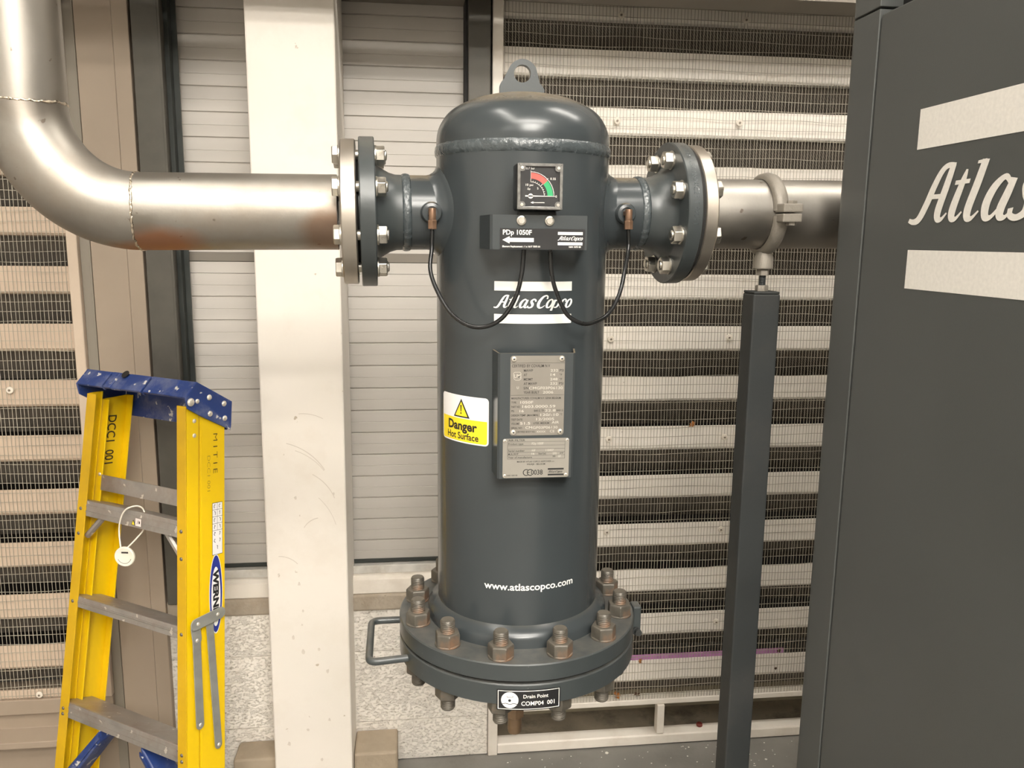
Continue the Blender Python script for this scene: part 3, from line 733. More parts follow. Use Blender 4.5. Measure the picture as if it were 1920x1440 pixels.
    for k in range(12):
        a = rad(15+30*k); p = Vector((VX+.1775*sin(a), VY-.1775*cos(a), 0)); sp = rnd.uniform(0, 1)
        n1 = place('flange_nut', nut, None, root, Matrix.Translation(p+Vector((0, 0, .8692))) @ Matrix.Rotation(sp, 4, 'Z'))
        place('stud_end', stud, None, n1, Matrix.Translation(p+Vector((0, 0, .8692+.0212))))
        d = Matrix.Rotation(pi, 4, 'X')
        n2 = place('flange_nut', nut, None, root, Matrix.Translation(p+Vector((0, 0, .8018))) @ d @ Matrix.Rotation(sp+.5, 4, 'Z'))
        place('stud_end', stud, None, n2, Matrix.Translation(p+Vector((0, 0, .8018-.0212))) @ d)
    # carrying handle on the cover
    hz = .8195
    def rounded(pts, r=.016, n=6):
        out = [pts[0]]
        for a, b, cc in zip(pts, pts[1:], pts[2:]):
            a, b, cc = Vector(a), Vector(b), Vector(cc); u = (a-b).normalized(); v = (cc-b).normalized()
            for i in range(n+1):
                t = i/n; out.append((b+u*r)*(1-t)**2+b*2*t*(1-t)+(b+v*r)*t*t)
        out.append(pts[-1]); return out
    add('handle', MB().tube(rounded([(-.010, 1.276, hz), (-.0765, 1.266, hz), (-.0790, 1.4165, hz), (-.012, 1.417, hz)]), .0062, 12), M['vessel_dusty'], root)
    # hinge bracket on the other side
    hb = add('hinge_bracket', MB().box(.3795, .3945, 1.326, 1.352, .815, .868).box(.376, .384, 1.330, 1.348, .822, .862), M['vessel_dusty'], root, bevel=.003)
    add('hinge_bolt', MB().cyl((.386, 1.322, .8235), (.386, 1.349, .8235), .0075, 14).cyl((.388, 1.316, .8235), (.388, 1.324, .8235), .0060, 14), M['post'], hb)
    # drain
    dr = add('drain_fitting', MB().lathe([(.0, .8022), (.0135, .8022), (.0135, .70), (0, .70)], 20, 'z', (VX-.001, VY, 0)), M['drain'], root, bevel=-1)
    dm = hex_mesh('drain_nut', .030, .040, M['drain'])
    place('drain_nut', dm, None, dr, Matrix.Translation((VX-.001, VY, .662)))
    add('drain_tail', MB().lathe([(0, .630), (.0110, .630), (.0125, .634), (.0125, .663), (0, .663)], 18, 'z', (VX-.001, VY, 0)), M['drain'], dr, bevel=-1)

    # --- nozzles (pipe frame; s = +1 right, -1 left)
    nutz = hex_mesh('flange_bolt_nut', .025, .0150, M['zinc'], washer=.0150, hole=.0078)
    head = hex_mesh('flange_bolt_head', .025, .0115, M['zinc'], washer=.0150)
    for s in (-1, 1):
        L = .257 if s < 0 else .2635          # outer face of the painted flange
        x = lambda d: s*d
        T = Matrix.Translation
        stub = [(.0575, .095), (.0575, L-.072)]
        mb = MB().lathe([(r, x(h)) for r, h in [(.0575, .095), (.0575, L-.076)]], 48, 'x'); mb.xf(PF)
        add('nozzle_stub', mb, M['vessel'], root, bevel=-1, smooth=50)
        # flared fillet where the stub meets the shell
        vs = []; fs = []; q = 64
        for k in range(q):
            a = 2*pi*k/q
            for rr, ext in ((.0574, .0170), (.0582, .0125), (.0615, .0062), (.0655, .0024), (.0700, .0006), (.0720, -.0015)):
                y = rr*sin(a); z = rr*cos(a); vs.append(PF @ Vector((x(math.sqrt(R*R-y*y)+ext), y, z)))
        for k in range(q):
            for j in range(5): fs.append((k*6+j, ((k+1) % q)*6+j, ((k+1) % q)*6+j+1, k*6+j+1))
        add('saddle_weld', MB().add(vs, fs), M['vessel'], root, smooth=60)
        pts2 = [(r, x(h)) for r, h in [(.0575, L-.0785), (.0592, L-.0765), (.0600, L-.0720), (.0596, L-.0680), (.0578, L-.0650)]]
        mb = MB().lathe(pts2, 64, 'x'); mb.xf(PF); add('neck_weld', mb, M['weldpaint'], root, bevel=-1, smooth=60)
        nf = MB().lathe([(r, x(h)) for r, h in [(.0578, L-.066), (.0580, L-.056), (.0610, L-.046), (.0680, L-.034), (.0740, L-.027), (.0780, L-.0255), (.1125, L-.0250), (.1140, L-.0235), (.1140, L-.0030), (.1125, L-.0015), (.08, L-.0015), (.08, L), (0, L)]], 84, 'x')
        nf.xf(PF); fo = add('nozzle_flange', nf, M['vessel_dusty'], root, bevel=-1, smooth=32)
        gk = MB().lathe([(r, x(h)) for r, h in [(.0, L+.0002), (.083, L+.0002), (.083, L+.0030), (0, L+.0030)]], 48, 'x') if s < 0 else \
             MB().lathe([(r, x(h)) for r, h in [(.0, L+.0002), (.1090, L+.0002), (.1090, L+.0045), (0, L+.0045)]], 64, 'x')
        gk.xf(PF); add('gasket', gk, M['gasket'], fo, bevel=-1)
        for k in range(8):
            a = rad(22.5+45*k); y, z = .0900*sin(a), .0900*cos(a)
            inner = PF @ Vector((x(L-.0250-.0005), y, z)); outer = PF @ Vector((x(L+.0290), y, z))
            b = add('flange_bolt', MB().cyl(inner, outer, .0080, 12), M['zinc'], root)
            dn = -EX*s
            place('bolt_nut', nutz, None, b, Mdir(inner, dn, rnd.uniform(0, 1)))
            place('bolt_head', head, None, b, Mdir(PF @ Vector((x(L+.0262), y, z)), -dn, rnd.uniform(0, 1)))
    # stamped characters round the right flange edge
    fl2 = Flat(); fn_L = .2635
    def rim(xx, yy):
        # xx runs round the rim from the top towards the front, yy across the rim
        a = rad(14)+xx/.1142
        return PF @ Vector((fn_L-.0128+yy, -.1143*sin(a), .1143*cos(a)))
    fl2.add(textfit('I 150 SM A/5A105N/C21 T 9981 I', .0085, .150), 0.02, -.004); fl2.split(.004)
    fl2.put('stamped_marks', rim, M['weldpaint'], root)

    # --- tapping fittings and hoses
    for s, fx in ((-1, .0262), (1, .3300)):
        sx = (fx-VX)/EX.x; face = PF @ Vector((sx, -.0575, -.0015)); n = -EY
        b = add('tapping_boss', MB().lathe([(0, -.010), (.0165, -.010), (.0165, .004), (.0140, .0085), (.0095, .0095), (.0095, .007), (0, .007)], 28).xf(Mdir(face, n)), M['vessel'], root, bevel=-1, smooth=40)
        hm = hex_mesh('fitting_elbow', .0105, .016, M['brass'])
        e = place('fitting_elbow', hm, None, b, Mdir(face+n*.006, n))
        ctr = face+n*.019
        add('elbow_body', MB().cyl(ctr+Vector((0, 0, .0062)), ctr-Vector((0, 0, .012)), .0056, 12), M['brass'], b, bevel=.0008)
        nm = hex_mesh('hose_nut', .0125, .0135, M['brass'])
        place('hose_nut', nm, None, b, Matrix.Translation(ctr-Vector((0, 0, .0245))))
        t = ctr-Vector((0, 0, .0235))
        if s < 0:
            P = [(t.x, t.y, t.z), (t.x-.001, t.y-.002, 1.486), (.0265, 1.248, 1.4545), (.0368, 1.231, 1.4235), (.0555, 1.212, 1.3935), (.0810, 1.193, 1.3770), (.1080, 1.184, 1.3776), (.1310, 1.181, 1.3930), (.1480, 1.182, 1.4225), (.1556, 1.183, 1.4540), (.1580, 1.183, 1.4860), (.1585, 1.183, 1.500)]
        else:
            P = [(t.x, t.y, t.z), (t.x+.0010, t.y-.001, 1.489), (.3245, 1.254, 1.4550), (.3120, 1.236, 1.4185), (.2915, 1.217, 1.3918), (.2640, 1.197, 1.3808), (.2435, 1.187, 1.3815), (.2215, 1.183, 1.3955), (.2058, 1.182, 1.4270), (.1985, 1.182, 1.4540), (.1960, 1.182, 1.4855), (.1958, 1.182, 1.500)]
        P = [Vector(p) for p in P]; path = []
        for i in range(len(P)-1):
            a, bb, cc, d = P[max(i-1, 0)], P[i], P[i+1], P[min(i+2, len(P)-1)]
            for k in range(6):
                u = k/6; path.append(.5*((2*bb)+(cc-a)*u+(2*a-5*bb+4*cc-d)*u*u+(3*bb-a-3*cc+d)*u**3))
        path.append(P[-1])
        add('hose', MB().tube(path, .0032, 12), M['hose'], root, smooth=60)

    # --- gauge bracket
    yF = 1.160
    th = .003
    pl = [(.0985, 1.2305), (.1075, 1.1640), (.1110, yF), (.2440, yF), (.2475, 1.1640), (.2550, 1.2320)]
    pin = [(p[0]+(.003 if i < 2 else (-.003 if i > 3 else 0)), p[1]+(.003 if 1 < i < 4 else (.001 if i in (1, 4) else 0))) for i, p in enumerate(pl)]
    mb = MB(); z0, z1 = 1.4870, 1.5345
    for i in range(5):
        a, b2, c2, d2 = pl[i], pl[i+1], pin[i+1], pin[i]
        mb.hexa([(*a, z0), (*b2, z0), (*c2, z0), (*d2, z0)], [(*a, z1), (*b2, z1), (*c2, z1), (*d2, z1)])
    br = add('gauge_bracket', mb, M['vessel'], root, bevel=0, smooth=45)
    fr = ((.1210, yF-.0012, 1.4880), (1, 0, 0), (0, 0, 1))
    lb = slab(fr, [(0, 0), (.1200, 0), (.1200, .0280), (0, .0280)], .0011, M['black'], 'model_label', root)
    fn = planar(fr[0], fr[1], fr[2], .0003); f = Flat()
    f.add(textfit('PDp 1050F', .0066, .0405, .022), .0040, .0195)
    Flat().poly([(.0035, .0122), (.0135, .0172), (.0135, .0150), (.0475, .0150), (.0475, .0095), (.0135, .0095), (.0135, .0072)]).put('flow_arrow', fn, M['whiteprint'], lb)
    f.add(textfit('Element Replacement : 1 x 1617 7075 01', .0022, .0530, .03), .0035, .0022)
    Flat().add(textfit('1604 1075 00', .0022, .0170, .03), .0975, .0022).put('label_number', fn, M['whiteprint'], lb)
    f.put('label_print', fn, M['whiteprint'], lb)
    brand_logo(Flat(), .0815, .0125, .0055, .0352).put('label_logo', fn, M['whiteprint'], lb)
    hb2 = hex_mesh('bracket_bolt', .0090, .0050, M['zinc'], washer=.0068)
    for bx in (.1508, .1903): place('bracket_bolt', hb2, None, br, Mdir((bx, yF-.0003, 1.5268), (0, -1, 0), .3))
    # --- gauge
    gx0, gx1, gz0, gz1, gy = .1428, .2053, 1.5415, 1.6030, 1.1430
    gc = ((gx0+gx1)/2, (gz0+gz1)/2)
    g = add('pressure_gauge', MB().box(gx0-.001, gx1+.001, gy+.0045, 1.188, gz0-.001, gz1+.001).box(gx0+.004, gx1-.004, 1.1640, 1.182, 1.500, gz0), M['black'], root, bevel=.004, seg=3, label='square black differential pressure gauge with a red and green scale')
    gr_ = ((gx0, gy+.0040, gz0), (1, 0, 0), (0, 0, 1))
    W = gx1-gx0; Hh = gz1-gz0
    slab(gr_, rr_pts(.003, W-.003, .003, Hh-.003, .003), .0004, M['black'], 'dial', g)
    gf = planar(gr_[0], gr_[1], gr_[2], .0004)
    px, pz = .0186, .0180
    f = Flat().arc(px, pz, .0234, .0310, 42, 89, 20); f.put('red_arc', gf, M['red'], g)
    f = Flat().arc(px, pz, .0234, .0310, 1, 42, 20); f.put('green_arc', gf, M['green'], g)
    f = Flat().arc(px, pz, .0320, .0326, 0, 90, 30).arc(px, pz, .0186, .0191, 0, 90, 30)
    for k in range(11):
        a = 9*k; f.arc(px, pz, .0190, .0205 if k % 5 else .0232, a-.8, a+.8, 1); f.arc(px, pz, .0312 if not k % 5 else .0322, .0340 if not k % 5 else .0330, a-.5, a+.5, 1)
    f.rect(px-.0002, px+.0002, pz+.0188, pz+.0325)
    f.add(textfit('0.7 bar', .0030, .0120), .0120, .0535); f.add(textfit('0.35', .0030, .0075), .0455, .0400); f.add(textfit('10 psi', .0030, .0100), .0118, .0315)
    f.add(textfit('0', .0030, .0020), .0530, .0165); f.add(textfit('5', .0028, .0018), .0275, .0270); f.add(textfit('\u0394p', .0026, .0042), .0140, .0265)
    f.rect(.0215, .0380, .0090, .0098); f.poly([(.0185, .0094), (.0225, .0110), (.0225, .0078)])
    f.put('dial_print', gf, M['whiteprint'], g)
    f = Flat().poly([(px-.0075, pz-.0008), (px+.0315, pz-.0003), (px+.0315, pz+.0003), (px-.0075, pz+.0010)]).disc(px, pz, .0034)
    f.put('needle', planar(gr_[0], gr_[1], gr_[2], .0011), M['whiteprint'], g)
    # clear cover: frame, pane and corner screws
    mb = MB(); o4 = [(gx0, gz0), (gx1, gz0), (gx1, gz1), (gx0, gz1)]; i4 = [(gx0+.0042, gz0+.0042), (gx1-.0042, gz0+.0042), (gx1-.0042, gz1-.0042), (gx0+.0042, gz1-.0042)]
    for k in range(4):
        a, b2, c2, d2 = o4[k], o4[(k+1) % 4], i4[(k+1) % 4], i4[k]
        mb.hexa([(a[0], gy+.0044, a[1]), (b2[0], gy+.0044, b2[1]), (c2[0], gy+.0044, c2[1]), (d2[0], gy+.0044, d2[1])], [(a[0], gy, a[1]), (b2[0], gy, b2[1]), (c2[0], gy, c2[1]), (d2[0], gy, d2[1])])
    add('cover_frame', mb, M['clearframe'], g, bevel=.0008, seg=2)
    add('cover_pane', MB().box(gx0+.0040, gx1-.0040, gy+.0008, gy+.0016, gz0+.0040, gz1-.0040), M['glass'], g)
    sc = hex_mesh('cover_screw', .0040, .0014, M['zinc'])
    for sx_ in (gx0+.0062, gx1-.0062):
        for sz_ in (gz0+.0062, gz1-.0062):
            add('corner_post', MB().lathe([(0, 0), (.0048, 0), (.0048, .0040), (0, .0040)], 16, 'y', (sx_, gy+.0001, sz_)), M['clearframe'], g, bevel=-1)
            place('cover_screw', sc, None, g, Mdir((sx_, gy+.0002, sz_), (0, -1, 0)))
    # --- printed logo and address on the shell
    f = Flat(); a0 = rad(-24.0)*R; a1 = rad(26.45)*R; H = (a1-a0)/6.42
    brand_logo(f, a0, 1.4015, H*1.0, a1-a0); f.split(.004)
    f.put('logo_print', onvessel(), M['whiteprint'], root, label='white brand logo printed on the vessel')
    f = Flat().add(textfit('www.atlascopco.com', .0112, rad(62.7)*R, .018), rad(-29.6)*R, .9590); f.split(.004)
    f.put('web_address_print', onvessel(), M['whiteprint'], root)
    # --- danger sticker
    f = Flat().rrect(rad(-69.5)*R, rad(-27.1)*R, 1.1880, 1.2628, .006); f.split(.005)
    ds = f.put('danger_sticker', onvessel(R, .0003), M['white_s'], root, label='white and yellow danger hot surface sticker')
    xa, xb = rad(-69.5)*R, rad(-27.1)*R
    f = Flat(); f.v = rr_pts(xa+.0025, xb-.0025, 1.1903, 1.2270, .004); f.v = [p if p[1] < 1.223 else (xa+.0025 if p[0] < (xa+xb)/2 else xb-.0025, 1.2265) for p in f.v]; f.f = [tuple(range(len(f.v)))]; f.split(.005)
    f.put('yellow_panel', onvessel(R, .0006), M['yellow_s'], ds)
    cx = (xa+xb)/2
    tri = lambda k, dz: [(cx+k*p[0], 1.2420+dz+k*p[1]) for p in ((0, .0195), (-.0200, -.0150), (.0200, -.0150))]
    f = Flat().poly(tri(.86, -.001)); f.split(.004); f.put('warning_triangle', onvessel(R, .0006), M['blackprint'], ds)
    f = Flat().poly(tri(.66, -.0018)); f.split(.004); f.put('triangle_fill', onvessel(R, .0009), M['yellow_s'], ds)
    f = Flat().poly([(cx-.0014, 1.2480), (cx+.0014, 1.2480), (cx+.0008, 1.2375), (cx-.0008, 1.2375)]).disc(cx, 1.2350, .0013)
    f.put('exclamation_mark', onvessel(R, .0012), M['blackprint'], ds)
    f = Flat().add(textfit('Danger', .0138, .062, .034), cx-.031, 1.2085).add(textfit('Hot Surface', .0105, .067, .018), cx-.0335, 1.1940); f.split(.004)
    f.put('sticker_lettering', onvessel(R, .0010), M['blackprint'], ds)
    # --- drain point label on the cover rim
    RB = .2028; xa, xb = rad(-15.5)*RB, rad(12.3)*RB
    f = Flat().rect(xa, xb, .7950, .8288); f.split(.005); dp = f.put('drain_label', onvessel(RB, .0006), M['black'], root, label='black drain point label with white border')
    f = Flat(); b = .0018
    for r_ in ((xa+b, xb-b, .8262, .8272), (xa+b, xb-b, .7966, .7976), (xa+b, xa+b+.001, .7966, .8272), (xb-b-.001, xb-b, .7966, .8272)): f.rect(*r_)
    f.add(textfit('Drain Point', .0058, .0385, .012), xa+.0405, .8150).add(textfit('COMP04  001', .0068, .0515, .014), xa+.0375, .8030)
    f.split(.005); f.put('label_lettering', onvessel(RB, .0009), M['whiteprint'], dp)
    f = Flat().disc(xa+.0200, .8118, .0132); f.split(.004); f.put('pictogram_disc', onvessel(RB, .0009), M['white_s'], dp)
    f = Flat().disc(xa+.0198, .8113, .0022).line([(xa+.0085, .8055), (xa+.014, .8065), (xa+.020, .8050), (xa+.026, .8065), (xa+.0320, .8055)], .0010).line([(xa+.016, .8190), (xa+.016, .8165), (xa+.0245, .8165), (xa+.0245, .8190)], .0006)
    f.split(.004); f.put('pictogram_mark', onvessel(RB, .0012), M['blackprint'], dp)
    # --- name plate holder
    yP = 1.178; z0, z1 = 1.1505, 1.3385
    pl = [(.1175, 1.2250), (.1220, 1.1815), (.1250, yP), (.2325, yP), (.2360, 1.1815), (.2440, 1.2290)]
    pin = [(p[0]+(.0025 if i < 2 else (-.0025 if i > 3 else 0)), p[1]+(.0025 if 1 < i < 4 else .001)) for i, p in enumerate(pl)]
    mb = MB()
    for i in range(5):
        a, b2, c2, d2 = pl[i], pl[i+1], pin[i+1], pin[i]
        mb.hexa([(*a, z0), (*b2, z0), (*c2, z0), (*d2, z0)], [(*a, z1), (*b2, z1), (*c2, z1), (*d2, z1)])
    ho = add('plate_holder', mb, M['vessel'], root, smooth=45)
    # upper plate
    fr = ((.1400, yP-.0013, 1.2163), (1, 0, 0), (0, 0, 1)); W, Hh = .0800, .1185
    up = slab(fr, rr_pts(0, W, 0, Hh, .004), .0012, M['plate'], 'certification_plate', root, bevel=0)
    fn = planar(fr[0], fr[1], fr[2], .0002); rv = MB().lathe([(0, 0), (.0040, 0), (.0040, .0008), (.0030, .0022), (.0014, .0024), (.0012, .0012), (0, .0012)], 18).mesh('rivet', bevel=-1, smooth=50); rv.materials.append(M['rivet'])
    rh = MB().lathe([(0, 0), (.0013, 0), (.0013, .0018), (0, .0018)], 10).mesh('rivet_hole', bevel=-1); rh.materials.append(M['blackprint'])
    def rivets(o, fr, pts, k=1.):
        for a, b2 in pts:
            p = Vector(fr[0])+Vector((a, 0, b2)); x_ = place('rivet', rv, None, o, Mdir(p, (0, -1, 0)) @ Matrix.Scale(k, 4))
            place('rivet_hole', rh, None, o, Mdir(p, (0, -1, 0)) @ Matrix.Scale(k, 4))
    rivets(up, fr, ((.0050, .1138), (.0752, .1142), (.0050, .0050), (.0748, .0052)))
    f = Flat(); f.rect(.0005, W-.0005, .1078, .1082); f.rect(.0005, W-.0005, .0603, .0607)
    rows = [('CERTIFIED BY COVALIM N V', .0020, .1018, .0042, .0560), ('MAWP', .0195, .0952, .0036, .0135), ('AT', .0195, .0888, .0036, .0050), ('MDMT', .0195, .0822, .0036, .0135), ('AT MAWP', .0195, .0758, .0036, .0195), ('S/N', .0195, .0692, .0036, .0070), ('YEAR BUILT', .0195, .0628, .0036, .0230),
            ('PSI', .0722, .0952, .0036, .0062), ('\u00b0F', .0722, .0890, .0030, .0040), ('\u00b0F', .0722, .0825, .0030, .0040), ('PSI', .0718, .0758, .0036, .0064),
            ('MANUFACTURER: COVALIM N.V. GENK BELGIUM', .0018, .0545, .0030, .0730), ('TYPE', .0018, .0482, .0030, .0072), ('PART NO:', .0018, .0418, .0030, .0132), ('PS:', .0018, .0355, .0030, .0045), ('BAR G  TP:', .0355, .0358, .0028, .0150), ('BAR G', .0690, .0360, .0028, .0095),
            ('DESIGN TEMP. (MAX/MIN)', .0018, .0290, .0030, .0400), ('\u00b0C', .0740, .0300, .0028, .0038), ('TEST DATE', .0018, .0226, .0030, .0165), ('VOLUME', .0018, .0165, .0030, .0120), ('LITER  MEDIUM', .0350, .0170, .0028, .0230), ('SERIAL NO:', .0018, .0100, .0030, .0165), ('CERTIFIED BODY NO.', .0095, .0042, .0028, .0280)]
    for t, x0_, y0_, h_, w_ in rows: f.add(textfit(t, h_, w_, .012), x0_, y0_)
    f.put('plate_print', fn, M['darkprint'], up)
    f = Flat()
    for t, x0_, y0_, h_, w_ in [('232', .0590, .0952, .0036, .0110), ('14', .0590, .0888, .0036, .0070), ('248', .0585, .0822, .0036, .0110), ('232', .0585, .0758, .0036, .0110), ('CMGF03P06130', .0275, .0690, .0040, .0500), ('2006', .0480, .0628, .0038, .0155), ('U', .0095, .0700, .0036, .0028), ('UM', .0055, .0860, .0058, .0090),
                                ('1050F', .0150, .0480, .0038, .0190), ('1603.0000.59', .0180, .0416, .0040, .0490), ('16', .0140, .0352, .0036, .0062), ('22.8', .0515, .0356, .0036, .0160), ('120/-10', .0450, .0290, .0038, .0270), ('12/2005', .0390, .0226, .0038, .0265), ('51.5', .0150, .0165, .0038, .0150), ('AIR', .0620, .0175, .0038, .0110), ('CMGF03P06130', .0230, .0100, .0038, .0480), ('XXXX', .0395, .0042, .0028, .0135), ('CE', .0595, .0042, .0036, .0070)]:
        f.add(textfit(t, h_, w_, .006), x0_, y0_)
    f.line([(.0045, .0930), (.0060, .0945), (.0140, .0945), (.0155, .0925), (.0155, .0850), (.0130, .0828), (.0075, .0828), (.0050, .0850), (.0045, .0930)], .0006)
    f.put('stamped_print', fn, M['stamp'], up)
    # lower plate
    fr = ((.1298, yP-.0013, 1.1518), (1, 0, 0), (0, 0, 1)); W, Hh = .0992, .0598
    lo = slab(fr, rr_pts(0, W, 0, Hh, .003), .0012, M['plate2'], 'product_plate', root)
    fn = planar(fr[0], fr[1], fr[2], .0002)
    rivets(lo, fr, ((.0030, .0568), (.0962, .0568), (.0032, .0035), (.0950, .0035)), .62)
    f = Flat()
    for yy in (.0548, .0492, .0440, .0388, .0340, .0288): f.rect(.0070, .0930, yy, yy+.00035)
    for xx in (.0070, .0926): f.rect(xx, xx+.00035, .0288, .0550)
    for t, x0_, y0_, h_, w_ in [('AIR FILTER', .0080, .0562, .0026, .0250), ('Product type', .0080, .0506, .0026, .0225), ('Serial number', .0080, .0402, .0026, .0245), ('M.A.W.P', .0080, .0352, .0026, .0150), ('Year of manufacture', .0080, .0302, .0026, .0355), ('bar(e)', .0535, .0355, .0026, .0110), ('psi', .0855, .0362, .0024, .0052), ('20', .0745, .0310, .0026, .0042),
                                ('MADE BY ATLAS COPCO AIRPOWER n.v.', .0215, .0235, .0024, .0560), ('WILRIJK - BELGIUM', .0360, .0195, .0024, .0275), ('0038', .0425, .0045, .0075, .0175), ('1603 1030 00', .0065, .0030, .0020, .0155)]:
        f.add(textfit(t, h_, w_, .010), x0_, y0_)
    f.arc(.0355, .0080, .0040, .0052, 60, 300, 18); f.arc(.0415, .0080, .0040, .0052, 60, 300, 18); f.rect(.0368, .0405, .0075, .0085)
    f.put('plate_print', fn, M['blackprint'], lo)
    brand_logo(Flat(), .0678, .0070, .0034, .0240).put('plate_logo', fn, M['blackprint'], lo)
    f = Flat()
    for t, x0_, y0_, h_, w_ in [('PDp 1050F', .0430, .0505, .0034, .0175), ('AXP', .0430, .0402, .0032, .0055), ('110437', .0640, .0402, .0032, .0120), ('16', .0430, .0352, .0032, .0042), ('232', .0745, .0352, .0032, .0060), ('07', .0830, .0306, .0032, .0042)]:
        f.add(textfit(t, h_, w_, .012), x0_, y0_)
    f.put('stamped_print', fn, M['stamp'], lo)
    return root
FILTER = air_filter()

# ================================================================== STEEL PIPES
def bead(c, axis, r, seed, amp=.0012, w=.0042):
    """irregular weld bead ring round a pipe of radius r, centre c, axis direction"""
    rnd = random.Random(seed); axis = Vector(axis).normalized(); u = axis.orthogonal().normalized(); v = axis.cross(u); pts = []; rr = []
    for k in range(72):
        a = 2*pi*k/72; off = amp*1.3*sin(3*a+seed)+rnd.uniform(-amp, amp)*.8
        pts.append(Vector(c)+(u*cos(a)+v*sin(a))*(r-.0006)+axis*off); rr.append(w*rnd.uniform(.55, 1.0)*.6)
    return MB().tube(pts, rr, 8, closed=True)
PR = .05715
def tinted(name, spots):
    """stainless steel with orange and brown patches at positions given in local coordinates (centre, radii)"""
    m = M['steel'].copy(); m.name = name; nt = m.node_tree; N = nt.nodes; L = nt.links; b = N['Principled BSDF']
    src = b.inputs['Base Color'].links[0].from_socket; tc = N.new('ShaderNodeTexCoord')
    nz = N.new('ShaderNodeTexNoise'); nz.inputs['Scale'].default_value = 14; L.new(tc.outputs['Object'], nz.inputs['Vector'])
    for c, rads, col, amt in spots:
        mp = N.new('ShaderNodeMapping'); mp.vector_type = 'POINT'
        mp.inputs['Location'].default_value = tuple(-c[i]/rads[i] for i in range(3)); mp.inputs['Scale'].default_value = tuple(1/r for r in rads)
        L.new(tc.outputs['Object'], mp.inputs[0])
        ln = N.new('ShaderNodeVectorMath'); ln.operation = 'LENGTH'; L.new(mp.outputs[0], ln.inputs[0])
        ad = N.new('ShaderNodeMath'); ad.operation = 'ADD'; L.new(ln.outputs['Value'], ad.inputs[0]); L.new(nz.outputs[0], ad.inputs[1])
        mr = N.new('ShaderNodeMapRange'); mr.inputs[1].default_value = 1.55; mr.inputs[2].default_value = 1.0; mr.inputs[3].default_value = 0; mr.inputs[4].default_value = amt
        L.new(ad.outputs[0], mr.inputs[0])
        x = N.new('ShaderNodeMix'); x.data_type = 'RGBA'; L.new(mr.outputs[0], x.inputs[0]); L.new(src, x.inputs[6]); x.inputs[7].default_value = (*col, 1); src = x.outputs[2]
    L.new(src, b.inputs['Base Color']); return m
def pipe_left():
    A = PF @ Vector((-.2880, 0, 0)); root = tag(empty('steel_pipe', A), 'bent stainless steel pipe rising beside the small louvre', 'pipe')
    X0 = -.402; k = (X0-VX)/EX.x
    B = PF @ Vector((k, 0, 0)); RB = .148
    add('straight_run', MB().tube([PF @ Vector((-.2895, 0, 0)), B], PR, 56, caps=False), tinted('stainless_steel_run', [((-.12, -.02, -.045), (.085, .08, .028), (.42, .17, .07), .75), ((-.14, -.05, -.018), (.04, .05, .02), (.20, .18, .15), .6), ((.14, -.03, -.03), (.06, .08, .045), (.26, .15, .09), .7)]), root, smooth=60)
    # elbow: from direction -EX up to +Z
    C0 = B+Vector((0, 0, RB)); pts = []
    ex = -Vector((EX.x, EX.y, 0)).normalized()
    for i in range(25):
        a = rad(90*i/24); pts.append(C0+ex*(RB*sin(a))-Vector((0, 0, RB*cos(a))))
    add('elbow', MB().tube(pts, PR, 56, caps=False), tinted('stainless_steel_elbow', [((.10, -.03, -.118), (.07, .08, .03), (.42, .17, .07), .75), ((-.03, -.05, .10), (.05, .05, .035), (.20, .17, .14), .6)]), root, smooth=60)
    T = pts[-1]
    add('riser', MB().tube([T, T+Vector((0, 0, CEIL-T.z))], PR, 56, caps=False), M['steel'], root, smooth=60)
    add('weld_bead', bead(B, EX, PR, 1), M['steel_weld'], root, smooth=60)
    add('weld_bead', bead(T, (0, 0, 1), PR, 4), M['steel_weld'], root, smooth=60)
    f = MB().lathe([(.0574, -.2855), (.0640, -.2830), (.1085, -.2830), (.1103, -.2812), (.1103, -.2618), (.1085, -.2600), (.0574, -.2600)], 84, 'x'); f.xf(PF)
    add('flange', f, M['steel_flange'], root, bevel=-1, smooth=32)
def pipe_right():
    root = tag(empty('steel_pipe', PF @ Vector((.2950, 0, 0))), 'straight stainless steel pipe held by the clamp, passing behind the dark cabinet', 'pipe')
    add('straight_run', MB().tube([PF @ Vector((.2950, 0, 0)), PF @ Vector((2.6, 0, 0))], PR, 56, caps=False), M['steel'], root, smooth=60)
    f = MB().lathe([(.0574, .2925), (.0640, .2895), (.1085, .2895), (.1103, .2875), (.1103, .2700), (.1085, .2685), (.0574, .2685)], 84, 'x'); f.xf(PF)
    add('flange', f, M['steel_flange'], root, bevel=-1, smooth=32)
pipe_left(); pipe_right()

